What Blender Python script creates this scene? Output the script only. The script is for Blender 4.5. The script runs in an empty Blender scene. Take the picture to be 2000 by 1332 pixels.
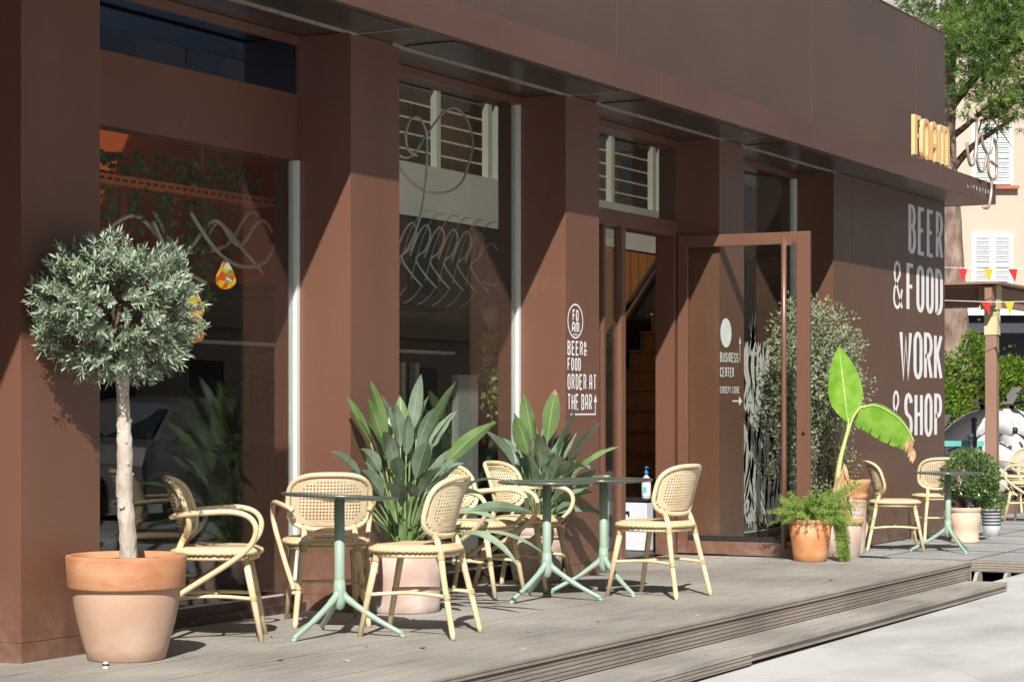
import bpy, math, random
from math import sin, cos, pi, radians, sqrt, atan2
from mathutils import Vector, Matrix
sc = bpy.context.scene
R = random.Random(7)

# ---------------------------------------------------------------- camera, sky, sun, exposure
cd = bpy.data.cameras.new('camera'); cam = bpy.data.objects.new('camera', cd)
sc.collection.objects.link(cam); sc.camera = cam
cam.location = (0, 0, 1.16)
cam.rotation_euler = (radians(90), 0, radians(28.186 - 90))
cd.sensor_width = 36; cd.lens = 75.24; cd.shift_y = 0.067
cd.clip_start = 0.1; cd.clip_end = 2000
SUN = Vector((1.95, 1.0, -1.87)).normalized()
w = bpy.data.worlds.new('World'); sc.world = w; w.use_nodes = True
wn = w.node_tree.nodes; wn.clear()
sky = wn.new('ShaderNodeTexSky'); sky.sky_type = 'NISHITA'; sky.sun_disc = False
sky.sun_elevation = math.asin(-SUN.z); sky.sun_rotation = atan2(-SUN.x, -SUN.y)
sky.air_density = 1.0; sky.dust_density = 1.2
bg = wn.new('ShaderNodeBackground'); bg.inputs[1].default_value = 0.05
wo = wn.new('ShaderNodeOutputWorld')
w.node_tree.links.new(sky.outputs[0], bg.inputs[0]); w.node_tree.links.new(bg.outputs[0], wo.inputs[0])
sl = bpy.data.lights.new('sun', 'SUN'); sl.energy = 4.9; sl.angle = radians(0.5); sl.color = (1.0, 0.95, 0.87)
so = bpy.data.objects.new('sun', sl); sc.collection.objects.link(so)
so.rotation_euler = SUN.to_track_quat('-Z', 'Y').to_euler(); so.location = (-5, -5, 15)
sc.view_settings.view_transform = 'Standard'; sc.view_settings.look = 'None'
sc.view_settings.exposure = 0.5; sc.view_settings.gamma = 1.0

# ---------------------------------------------------------------- materials
def nt(name):
    m = bpy.data.materials.new(name); m.use_nodes = True
    n = m.node_tree.nodes; l = m.node_tree.links
    return m, n, l, n['Principled BSDF']

def pbr(name, col, rough=.6, metal=0, var=.12, vs=3.0, bump=0, bs=30, stretch=(1, 1, 1), spec=.5, col2=None, detail=4, coat=0, ior=1.5):
    m, n, l, b = nt(name)
    b.inputs['Roughness'].default_value = rough; b.inputs['Metallic'].default_value = metal
    b.inputs['Specular IOR Level'].default_value = spec
    b.inputs['IOR'].default_value = ior
    if coat: b.inputs['Coat Weight'].default_value = coat; b.inputs['Coat Roughness'].default_value = .3 if ior > 1.5 else .05
    tc = n.new('ShaderNodeTexCoord'); mp = n.new('ShaderNodeMapping')
    l.new(tc.outputs['Object'], mp.inputs[0]); mp.inputs['Scale'].default_value = stretch
    nz = n.new('ShaderNodeTexNoise'); nz.inputs['Scale'].default_value = vs; nz.inputs['Detail'].default_value = detail
    l.new(mp.outputs[0], nz.inputs[0])
    cr = n.new('ShaderNodeValToRGB'); l.new(nz.outputs[0], cr.inputs[0])
    c2 = col2 or tuple(min(1, c * (1 + var)) for c in col); c1 = col if col2 else tuple(c * (1 - var) for c in col)
    cr.color_ramp.elements[0].position = .3; cr.color_ramp.elements[1].position = .7
    cr.color_ramp.elements[0].color = (*c1, 1); cr.color_ramp.elements[1].color = (*c2, 1)
    l.new(cr.outputs[0], b.inputs['Base Color'])
    if bump:
        nb = n.new('ShaderNodeTexNoise'); nb.inputs['Scale'].default_value = bs; nb.inputs['Detail'].default_value = 5
        l.new(mp.outputs[0], nb.inputs[0])
        bp = n.new('ShaderNodeBump'); bp.inputs['Strength'].default_value = bump; bp.inputs['Distance'].default_value = .01
        l.new(nb.outputs[0], bp.inputs['Height']); l.new(bp.outputs[0], b.inputs['Normal'])
    return m

def leafmat(name, c1, c2, rough=.45, trans=.25, vs=6, spec=.5):
    m, n, l, b = nt(name)
    b.inputs['Roughness'].default_value = rough; b.inputs['Specular IOR Level'].default_value = spec
    tc = n.new('ShaderNodeTexCoord'); nz = n.new('ShaderNodeTexNoise'); nz.inputs['Scale'].default_value = vs
    nz.inputs['Detail'].default_value = 3
    l.new(tc.outputs['Object'], nz.inputs[0])
    cr = n.new('ShaderNodeValToRGB'); l.new(nz.outputs[0], cr.inputs[0])
    cr.color_ramp.elements[0].position = .35; cr.color_ramp.elements[1].position = .65
    cr.color_ramp.elements[0].color = (*c1, 1); cr.color_ramp.elements[1].color = (*c2, 1)
    l.new(cr.outputs[0], b.inputs['Base Color'])
    t = n.new('ShaderNodeBsdfTranslucent'); l.new(cr.outputs[0], t.inputs[0])
    mx = n.new('ShaderNodeMixShader'); mx.inputs[0].default_value = trans
    l.new(b.outputs[0], mx.inputs[1]); l.new(t.outputs[0], mx.inputs[2])
    l.new(mx.outputs[0], n['Material Output'].inputs[0])
    return m

def glassmat(name, tint=(.9, .93, .92), ior=1.85, rough=0.0, gcol=(1, 1, 1)):
    m, n, l, b = nt(name); n.remove(b)
    f0 = ((ior - 1) / (ior + 1)) ** 2
    lw = n.new('ShaderNodeLayerWeight'); lw.inputs[0].default_value = .5
    pw = n.new('ShaderNodeMath'); pw.operation = 'POWER'; pw.inputs[1].default_value = 4.2; l.new(lw.outputs['Facing'], pw.inputs[0])
    fr = n.new('ShaderNodeMath'); fr.operation = 'MULTIPLY_ADD'; l.new(pw.outputs[0], fr.inputs[0]); fr.inputs[1].default_value = 1 - f0; fr.inputs[2].default_value = f0
    tr = n.new('ShaderNodeBsdfTransparent'); tr.inputs[0].default_value = (*tint, 1)
    gl = n.new('ShaderNodeBsdfGlossy'); gl.inputs['Roughness'].default_value = rough
    gl.inputs[0].default_value = (*gcol, 1)
    mx = n.new('ShaderNodeMixShader')
    l.new(fr.outputs[0], mx.inputs[0]); l.new(tr.outputs[0], mx.inputs[1]); l.new(gl.outputs[0], mx.inputs[2])
    l.new(mx.outputs[0], n['Material Output'].inputs[0])
    return m

def ribmat(name, col, axis, pitch, depth=.5, var=.15, streak=(1, 14, 14), dark=.55):
    """grooved board: fine lines across `axis` every `pitch` metres"""
    m, n, l, b = nt(name); b.inputs['Roughness'].default_value = .8
    tc = n.new('ShaderNodeTexCoord'); mp = n.new('ShaderNodeMapping'); l.new(tc.outputs['Object'], mp.inputs[0])
    mp.inputs['Scale'].default_value = streak
    nz = n.new('ShaderNodeTexNoise'); nz.inputs['Scale'].default_value = 2.2; nz.inputs['Detail'].default_value = 7
    nz.inputs['Roughness'].default_value = .7
    l.new(mp.outputs[0], nz.inputs[0])
    n2 = n.new('ShaderNodeTexNoise'); n2.inputs['Scale'].default_value = .9; n2.inputs['Detail'].default_value = 6
    l.new(tc.outputs['Object'], n2.inputs[0])
    ad = n.new('ShaderNodeMath'); ad.operation = 'ADD'; l.new(nz.outputs[0], ad.inputs[0]); l.new(n2.outputs[0], ad.inputs[1])
    hf = n.new('ShaderNodeMath'); hf.operation = 'MULTIPLY'; hf.inputs[1].default_value = .5; l.new(ad.outputs[0], hf.inputs[0])
    cr = n.new('ShaderNodeValToRGB'); l.new(hf.outputs[0], cr.inputs[0])
    cr.color_ramp.elements[0].position = .36; cr.color_ramp.elements[1].position = .64
    cr.color_ramp.elements[0].color = (*[c * (1 - var * 1.6) for c in col], 1)
    cr.color_ramp.elements[1].color = (*[c * (1 + var) for c in col], 1)
    sp = n.new('ShaderNodeSeparateXYZ'); l.new(tc.outputs['Object'], sp.inputs[0])
    mu = n.new('ShaderNodeMath'); mu.operation = 'MULTIPLY'; mu.inputs[1].default_value = 2 * pi / pitch
    l.new(sp.outputs[axis], mu.inputs[0])
    sn = n.new('ShaderNodeMath'); sn.operation = 'SINE'; l.new(mu.outputs[0], sn.inputs[0])
    mr = n.new('ShaderNodeMapRange'); l.new(sn.outputs[0], mr.inputs[0])
    mr.inputs[1].default_value = .45; mr.inputs[2].default_value = 1; mr.inputs[3].default_value = 0; mr.inputs[4].default_value = 1
    mc = n.new('ShaderNodeMix'); mc.data_type = 'RGBA'
    f = n.new('ShaderNodeMath'); f.operation = 'MULTIPLY'; f.inputs[1].default_value = dark; l.new(mr.outputs[0], f.inputs[0])
    l.new(f.outputs[0], mc.inputs[0]); l.new(cr.outputs[0], mc.inputs[6]); mc.inputs[7].default_value = (*[c * .35 for c in col], 1)
    l.new(mc.outputs[2], b.inputs['Base Color'])
    bp = n.new('ShaderNodeBump'); bp.inputs['Strength'].default_value = depth; bp.inputs['Distance'].default_value = .004; bp.invert = True
    l.new(mr.outputs[0], bp.inputs['Height']); l.new(bp.outputs[0], b.inputs['Normal'])
    return m

BROWN = (.135, .063, .046)
M = {}
M['brown'] = pbr('brown_painted_metal', (.136, .058, .0365), .42, vs=1.4, bump=.03, bs=60, stretch=(1, 1, .25), col2=(.172, .081, .054), detail=7, coat=.4, ior=1.6)
M['brown_wall'] = pbr('brown_wall_panel', (.112, .052, .031), .45, vs=1.2, bump=.03, bs=50, stretch=(1, 1, .2), col2=(.138, .067, .042), detail=7, coat=.25, ior=1.55)
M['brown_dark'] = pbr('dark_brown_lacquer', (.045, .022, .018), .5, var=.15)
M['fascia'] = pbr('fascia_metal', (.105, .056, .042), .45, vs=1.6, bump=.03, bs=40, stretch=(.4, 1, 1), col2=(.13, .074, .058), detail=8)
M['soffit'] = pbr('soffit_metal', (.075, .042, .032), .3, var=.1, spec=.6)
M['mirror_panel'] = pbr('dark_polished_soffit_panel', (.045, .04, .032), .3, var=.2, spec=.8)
M['alu'] = pbr('pale_aluminium', (.72, .72, .70), .35, metal=.1, var=.05)
M['white'] = pbr('white_paint', (.78, .78, .76), .5, var=.04)
M['vinyl'] = pbr('white_vinyl', (.90, .90, .92), .45, var=.05, vs=8)
M['vinyl_dim'] = pbr('grey_white_vinyl', (.6, .6, .58), .5, var=.1, vs=30)
M['glass'] = glassmat('window_glass', (.9, .93, .92), 1.6)
M['glass_blue'] = glassmat('dark_blue_glass', (.10, .14, .22), 3.2, 0, (.42, .60, 1))
M['added_skylight'] = glassmat('added_skylight_glass', (.62, .60, .56), 1.45)  # for the roof glazing added to let light into the rooms
M['glass_door'] = glassmat('door_glass', (.93, .95, .93), 1.3)
M['rubber'] = pbr('black_rubber', (.012, .012, .012), .6)
M['terra'] = pbr('terracotta_rim', (.40, .15, .065), .75, vs=5, bump=.15, bs=40, stretch=(1, 1, 2), col2=(.54, .29, .16), detail=8)
M['terra_pale'] = pbr('pale_terracotta', (.45, .275, .185), .8, vs=3, bump=.12, bs=30, col2=(.57, .41, .315), detail=7)
M['terra_lime'] = pbr('limed_terracotta', (.42, .25, .19), .85, vs=3.5, bump=.15, bs=30, col2=(.64, .59, .55), stretch=(1, 1, .8), detail=10)
M['terra_orange'] = pbr('weathered_orange_terracotta', (.52, .19, .055), .8, vs=5, bump=.2, bs=30, col2=(.62, .40, .24), detail=8)
M['beige_pot'] = pbr('beige_clay', (.54, .39, .29), .8, vs=4, bump=.1, bs=30, col2=(.62, .48, .38))
M['soil'] = pbr('soil', (.045, .028, .018), .95, var=.5, vs=40, bump=1, bs=80)
M['rattan'] = pbr('pale_rattan_pole', (.60, .46, .26), .42, vs=7, bump=.05, bs=60, col2=(.74, .64, .44), detail=6)
M['cane'] = pbr('woven_cane', (.60, .48, .30), .6, vs=9, col2=(.74, .64, .46))
M['mint'] = pbr('mint_green_metal', (.29, .40, .325), .35, var=.03, vs=2, spec=.5)
M['tabletop'] = pbr('dark_green_laminate', (.085, .105, .09), .22, var=.25, vs=6, spec=.75)
M['bark'] = pbr('pale_bark', (.36, .30, .25), .9, vs=16, bump=1.0, bs=45, col2=(.56, .51, .45), stretch=(1, 1, .5), detail=7)
M['bark_dark'] = pbr('dark_bark', (.09, .055, .035), .95, vs=14, bump=1, bs=30, col2=(.16, .10, .065))
M['bark_pine'] = pbr('pine_bark', (.12, .075, .06), .95, vs=7, bump=1, bs=18, col2=(.36, .27, .22), stretch=(1, 1, .4), detail=9)
M['olive'] = leafmat('olive_leaf', (.21, .29, .19), (.47, .55, .42), .42, .15, 25, .6)
M['olive_d'] = leafmat('olive_leaf_deep', (.08, .13, .075), (.16, .22, .13), .42, .15, 25, .5)
M['strel'] = leafmat('strelitzia_leaf', (.13, .20, .135), (.28, .36, .27), .45, .12, 6, .6)
M['strel2'] = leafmat('strelitzia_leaf_bright', (.13, .23, .07), (.22, .34, .13), .45, .2, 6, .5)
M['midrib'] = leafmat('leaf_midrib', (.36, .47, .2), (.42, .54, .28), .5, .2, 6)
M['stem'] = leafmat('green_stem', (.14, .24, .08), (.26, .36, .16), .45, .1, 10)
M['dry'] = leafmat('dry_leaf', (.38, .22, .1), (.62, .45, .26), .8, .2, 12, .2)
M['banana'] = leafmat('banana_leaf', (.17, .40, .03), (.32, .56, .075), .4, .32, 8)
M['banana_rib'] = leafmat('banana_rib', (.5, .62, .2), (.6, .7, .3), .4, .2, 8)
M['fern'] = leafmat('asparagus_fern', (.19, .32, .06), (.40, .53, .14), .6, .35, 10, .3)
M['shrub'] = leafmat('shrub_leaf', (.15, .18, .10), (.36, .38, .26), .5, .15, 30, .4)
M['bush'] = leafmat('bush_leaf', (.055, .12, .03), (.16, .26, .075), .3, .15, 20, .7)
M['hedge'] = leafmat('hedge_leaf', (.14, .28, .035), (.30, .42, .06), .4, .25, 4, .5)
M['pine'] = leafmat('pine_needles', (.06, .14, .03), (.22, .33, .07), .6, .15, 1.4, .3)
M['ivy'] = leafmat('indoor_foliage', (.08, .17, .04), (.22, .34, .1), .4, .3, 10, .5)
M['wood_letters'] = pbr('pale_pine_wood', (.72, .42, .17), .6, vs=6, bump=.1, bs=40, stretch=(1, 1, .2), col2=(.84, .56, .28))
M['steel'] = pbr('weathered_steel_tube', (.42, .36, .30), .35, metal=.3, var=.2, vs=10)
M['pergola'] = pbr('brown_painted_wood', (.26, .15, .105), .6, vs=3, bump=.15, bs=30, stretch=(1, 1, .3), col2=(.32, .19, .14))
M['palewood'] = pbr('raw_pale_wood', (.62, .52, .3), .7, vs=6, bump=.1)
M['peach'] = pbr('peach_render', (.50, .405, .33), .9, vs=.5, stretch=(1, 1, .35), col2=(.56, .465, .385), detail=8, bump=.1, bs=30)
M['white_render'] = pbr('white_render', (.68, .65, .61), .9, var=.03, vs=.5)
M['shutter'] = pbr('pale_grey_shutter', (.56, .61, .60), .6, var=.05)
M['slate'] = pbr('slate_blue_awning', (.045, .05, .065), .8, var=.1)
M['sill'] = pbr('terracotta_sill', (.42, .13, .08), .8)
M['red'] = pbr('red_fabric', (.62, .02, .025), .7, var=.05); M['yellow'] = pbr('yellow_fabric', (.75, .45, .02), .7, var=.05)
M['pinewood'] = pbr('orange_pine_boards', (.36, .15, .05), .5, vs=1.5, stretch=(6, 6, .5), col2=(.50, .23, .08), detail=6)
M['red_wall'] = pbr('red_orange_wall', (.50, .10, .03), .7, var=.08)
M['orange_metal'] = pbr('orange_cable_tray', (.75, .18, .06), .5, var=.06)
M['rope'] = pbr('natural_rope', (.9, .80, .66), .9, var=.12, vs=30, bump=.5, bs=120)
M['wicker'] = pbr('wicker_basket', (.78, .66, .44), .85, vs=40, bump=.8, bs=90, col2=(.88, .78, .56))
M['black'] = pbr('black_metal', (.02, .02, .02), .45)
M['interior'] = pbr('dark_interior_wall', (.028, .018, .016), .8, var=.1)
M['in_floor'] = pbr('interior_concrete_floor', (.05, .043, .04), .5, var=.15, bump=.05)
M['greypaint'] = pbr('grey_panel', (.32, .31, .29), .7)
M['pale_band'] = pbr('grey_white_plaster', (.60, .62, .58), .8, var=.04)
M['box'] = pbr('pale_grey_plastic', (.66, .69, .74), .4, var=.03)
M['car'] = pbr('silver_grey_car_paint', (.16, .165, .175), .25, metal=.4, var=.03, coat=.8)
M['carglass'] = pbr('dark_car_glass', (.02, .025, .03), .05, spec=.8)
M['bikewhite'] = pbr('white_scooter_paint', (.58, .59, .61), .25, var=.02, coat=.6)
M['bikeblue'] = pbr('navy_seat_cover', (.05, .06, .14), .5)
M['seatbeige'] = pbr('beige_saddle', (.55, .50, .42), .4)
M['teal'] = pbr('teal_paint', (.1, .42, .38), .5)
M['render_opp'] = pbr('ochre_render', (.42, .32, .23), .9, var=.06, vs=.4)
M['blueplastic'] = pbr('blue_plastic', (.02, .22, .55), .35)
M['clear'] = pbr('clear_gel_bottle', (.5, .56, .6), .1)
M['label'] = pbr('white_label', (.8, .82, .84), .5); M['label2'] = pbr('turquoise_mark', (.1, .55, .65), .5)
M['note'] = pbr('blue_leaflet', (.3, .32, .7), .6)
M['tin'] = pbr('white_tin', (.72, .74, .76), .35, metal=.3, var=.05)

def dusty(m, z0, z1, col, amt):
    """splash dirt and dust low on the cladding, broken up by noise"""
    n = m.node_tree.nodes; l = m.node_tree.links; b = n['Principled BSDF']
    src = b.inputs['Base Color'].links[0].from_socket
    tc = n.new('ShaderNodeTexCoord'); sp = n.new('ShaderNodeSeparateXYZ'); l.new(tc.outputs['Object'], sp.inputs[0])
    mr = n.new('ShaderNodeMapRange'); l.new(sp.outputs[2], mr.inputs[0]); mr.inputs[1].default_value = z1; mr.inputs[2].default_value = z0; mr.inputs[3].default_value = 0; mr.inputs[4].default_value = 1
    nz = n.new('ShaderNodeTexNoise'); nz.inputs['Scale'].default_value = 9; nz.inputs['Detail'].default_value = 9; nz.inputs['Roughness'].default_value = .7; l.new(tc.outputs['Object'], nz.inputs[0])
    cr = n.new('ShaderNodeMapRange'); l.new(nz.outputs[0], cr.inputs[0]); cr.inputs[1].default_value = .42; cr.inputs[2].default_value = .72
    ad = n.new('ShaderNodeMath'); ad.operation = 'MULTIPLY'; l.new(mr.outputs[0], ad.inputs[0]); l.new(cr.outputs[0], ad.inputs[1])
    # faint overall smears as well
    n2 = n.new('ShaderNodeTexNoise'); n2.inputs['Scale'].default_value = 2.2; n2.inputs['Detail'].default_value = 10; n2.inputs['Roughness'].default_value = .75; l.new(tc.outputs['Object'], n2.inputs[0])
    c2 = n.new('ShaderNodeMapRange'); l.new(n2.outputs[0], c2.inputs[0]); c2.inputs[1].default_value = .56; c2.inputs[2].default_value = .8; c2.inputs[4].default_value = .22
    mx = n.new('ShaderNodeMath'); mx.operation = 'MAXIMUM'; l.new(ad.outputs[0], mx.inputs[0]); l.new(c2.outputs[0], mx.inputs[1])
    f = n.new('ShaderNodeMath'); f.operation = 'MULTIPLY'; f.inputs[1].default_value = amt; l.new(mx.outputs[0], f.inputs[0])
    mc = n.new('ShaderNodeMix'); mc.data_type = 'RGBA'; l.new(f.outputs[0], mc.inputs[0]); l.new(src, mc.inputs[6]); mc.inputs[7].default_value = (*col, 1)
    l.new(mc.outputs[2], b.inputs['Base Color'])
dusty(M['brown'], .0, .42, (.34, .28, .23), .45); dusty(M['brown_wall'], -.1, .35, (.34, .30, .26), .4); dusty(M['brown_dark'], .0, .2, (.3, .26, .22), .35)
dusty(M['terra_pale'], .0, .25, (.55, .47, .40), .6); dusty(M['terra_lime'], .0, .2, (.66, .63, .60), .8)
def lampmat():
    m, n, l, b = nt('marbled_lamp_glass')
    tc = n.new('ShaderNodeTexCoord'); v = n.new('ShaderNodeTexVoronoi'); v.inputs['Scale'].default_value = 28
    l.new(tc.outputs['Object'], v.inputs[0])
    sp = n.new('ShaderNodeSeparateColor'); l.new(v.outputs['Color'], sp.inputs[0])
    cr = n.new('ShaderNodeValToRGB'); l.new(sp.outputs[0], cr.inputs[0]); cr.color_ramp.interpolation = 'CONSTANT'
    e = cr.color_ramp.elements; e[0].color = (.8, .1, .02, 1); e[1].position = .3; e[1].color = (.9, .5, .02, 1)
    for p, c in ((.5, (.2, .4, .06, 1)), (.7, (.9, .7, .1, 1)), (.85, (.8, .75, .6, 1))):
        x = e.new(p); x.color = c
    l.new(cr.outputs[0], b.inputs['Base Color']); b.inputs['Roughness'].default_value = .1
    l.new(cr.outputs[0], b.inputs['Emission Color']); b.inputs['Emission Strength'].default_value = .55
    return m
M['lamp'] = lampmat()

def perfmat():
    m, n, l, b = nt('perforated_brown_cladding'); b.inputs['Roughness'].default_value = .5
    tc = n.new('ShaderNodeTexCoord'); sp = n.new('ShaderNodeSeparateXYZ'); l.new(tc.outputs['Object'], sp.inputs[0])
    def math(op, a, bb=None):
        q = n.new('ShaderNodeMath'); q.operation = op
        if isinstance(a, (int, float)): q.inputs[0].default_value = a
        else: l.new(a, q.inputs[0])
        if bb is not None:
            if isinstance(bb, (int, float)): q.inputs[1].default_value = bb
            else: l.new(bb, q.inputs[1])
        return q.outputs[0]
    sx = math('SINE', math('MULTIPLY', sp.outputs[0], 2 * pi / .032)); sz = math('SINE', math('MULTIPLY', sp.outputs[2], 2 * pi / .022))
    pr = math('MULTIPLY', sx, sz)
    mr = n.new('ShaderNodeMapRange'); l.new(pr, mr.inputs[0]); mr.inputs[1].default_value = .2; mr.inputs[2].default_value = .7
    nz = n.new('ShaderNodeTexNoise'); nz.inputs['Scale'].default_value = 1.1; nz.inputs['Detail'].default_value = 6
    l.new(tc.outputs['Object'], nz.inputs[0])
    cr = n.new('ShaderNodeValToRGB'); l.new(nz.outputs[0], cr.inputs[0])
    cr.color_ramp.elements[0].position = .3; cr.color_ramp.elements[1].position = .7
    cr.color_ramp.elements[0].color = (.108, .072, .058, 1); cr.color_ramp.elements[1].color = (.13, .086, .07, 1)
    mc = n.new('ShaderNodeMix'); mc.data_type = 'RGBA'; f = math('MULTIPLY', mr.outputs[0], .85)
    l.new(f, mc.inputs[0]); l.new(cr.outputs[0], mc.inputs[6]); mc.inputs[7].default_value = (.05, .034, .028, 1)
    l.new(mc.outputs[2], b.inputs['Base Color'])
    bp = n.new('ShaderNodeBump'); bp.inputs['Strength'].default_value = .25; bp.inputs['Distance'].default_value = .004
    l.new(pr, bp.inputs['Height']); l.new(bp.outputs[0], b.inputs['Normal'])
    return m
M['perf'] = perfmat()
M['deck'] = ribmat('weathered_grey_decking', (.35, .325, .29), 1, .0128, .35, .26, (1, 16, 16), dark=.30)
M['riser'] = ribmat('grooved_board_riser', (.32, .275, .235), 2, .0215, 1.0, .2, (1.2, 10, 10), dark=1.0)

def streetmat():
    m, n, l, b = nt('pale_concrete'); b.inputs['Roughness'].default_value = .85
    tc = n.new('ShaderNodeTexCoord'); mp = n.new('ShaderNodeMapping'); l.new(tc.outputs['Object'], mp.inputs[0])
    mp.inputs['Scale'].default_value = (.7, 1.6, 1)
    a = n.new('ShaderNodeTexNoise'); a.inputs['Scale'].default_value = 1.3; a.inputs['Detail'].default_value = 9; l.new(mp.outputs[0], a.inputs[0])
    cr = n.new('ShaderNodeValToRGB'); l.new(a.outputs[0], cr.inputs[0])
    cr.color_ramp.elements[0].position = .3; cr.color_ramp.elements[1].position = .62
    cr.color_ramp.elements[0].color = (.36, .36, .35, 1); cr.color_ramp.elements[1].color = (.52, .52, .51, 1)
    v = n.new('ShaderNodeTexVoronoi'); v.inputs['Scale'].default_value = 5; l.new(tc.outputs['Object'], v.inputs[0])
    mr = n.new('ShaderNodeMapRange'); l.new(v.outputs['Distance'], mr.inputs[0]); mr.inputs[1].default_value = .03; mr.inputs[2].default_value = .07
    mr.inputs[3].default_value = .35; mr.inputs[4].default_value = 0
    vv = n.new('ShaderNodeTexNoise'); vv.inputs['Scale'].default_value = 1.9; l.new(tc.outputs['Object'], vv.inputs[0])
    mm = n.new('ShaderNodeMath'); mm.operation = 'MULTIPLY'; l.new(mr.outputs[0], mm.inputs[0]); l.new(vv.outputs[0], mm.inputs[1])
    ve = n.new('ShaderNodeTexVoronoi'); ve.feature = 'DISTANCE_TO_EDGE'; ve.inputs['Scale'].default_value = .55
    nw = n.new('ShaderNodeTexNoise'); nw.inputs['Scale'].default_value = 3; l.new(tc.outputs['Object'], nw.inputs[0])
    vm = n.new('ShaderNodeMix'); vm.data_type = 'VECTOR'; vm.inputs[0].default_value = .12; l.new(tc.outputs['Object'], vm.inputs[4]); l.new(nw.outputs['Color'], vm.inputs[5]); l.new(vm.outputs[1], ve.inputs[0])
    me_ = n.new('ShaderNodeMapRange'); l.new(ve.outputs['Distance'], me_.inputs[0]); me_.inputs[1].default_value = .001; me_.inputs[2].default_value = .006; me_.inputs[3].default_value = .25; me_.inputs[4].default_value = 0
    mx_ = n.new('ShaderNodeMath'); mx_.operation = 'MAXIMUM'; l.new(mm.outputs[0], mx_.inputs[0]); l.new(me_.outputs[0], mx_.inputs[1])
    mc = n.new('ShaderNodeMix'); mc.data_type = 'RGBA'; l.new(mx_.outputs[0], mc.inputs[0]); l.new(cr.outputs[0], mc.inputs[6])
    mc.inputs[7].default_value = (.2, .18, .16, 1); l.new(mc.outputs[2], b.inputs['Base Color'])
    bp = n.new('ShaderNodeBump'); bp.inputs['Strength'].default_value = .2; bp.inputs['Distance'].default_value = .01
    n3 = n.new('ShaderNodeTexNoise'); n3.inputs['Scale'].default_value = 60; l.new(tc.outputs['Object'], n3.inputs[0])
    l.new(n3.outputs[0], bp.inputs['Height']); l.new(bp.outputs[0], b.inputs['Normal'])
    return m
M['street'] = streetmat()
M['paving'] = pbr('grey_stone_paving', (.25, .255, .26), .8, vs=2.5, bump=.2, bs=40, col2=(.36, .36, .355), detail=8)
M['pit'] = pbr('dark_gap_earth', (.03, .027, .024), .95)

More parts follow.
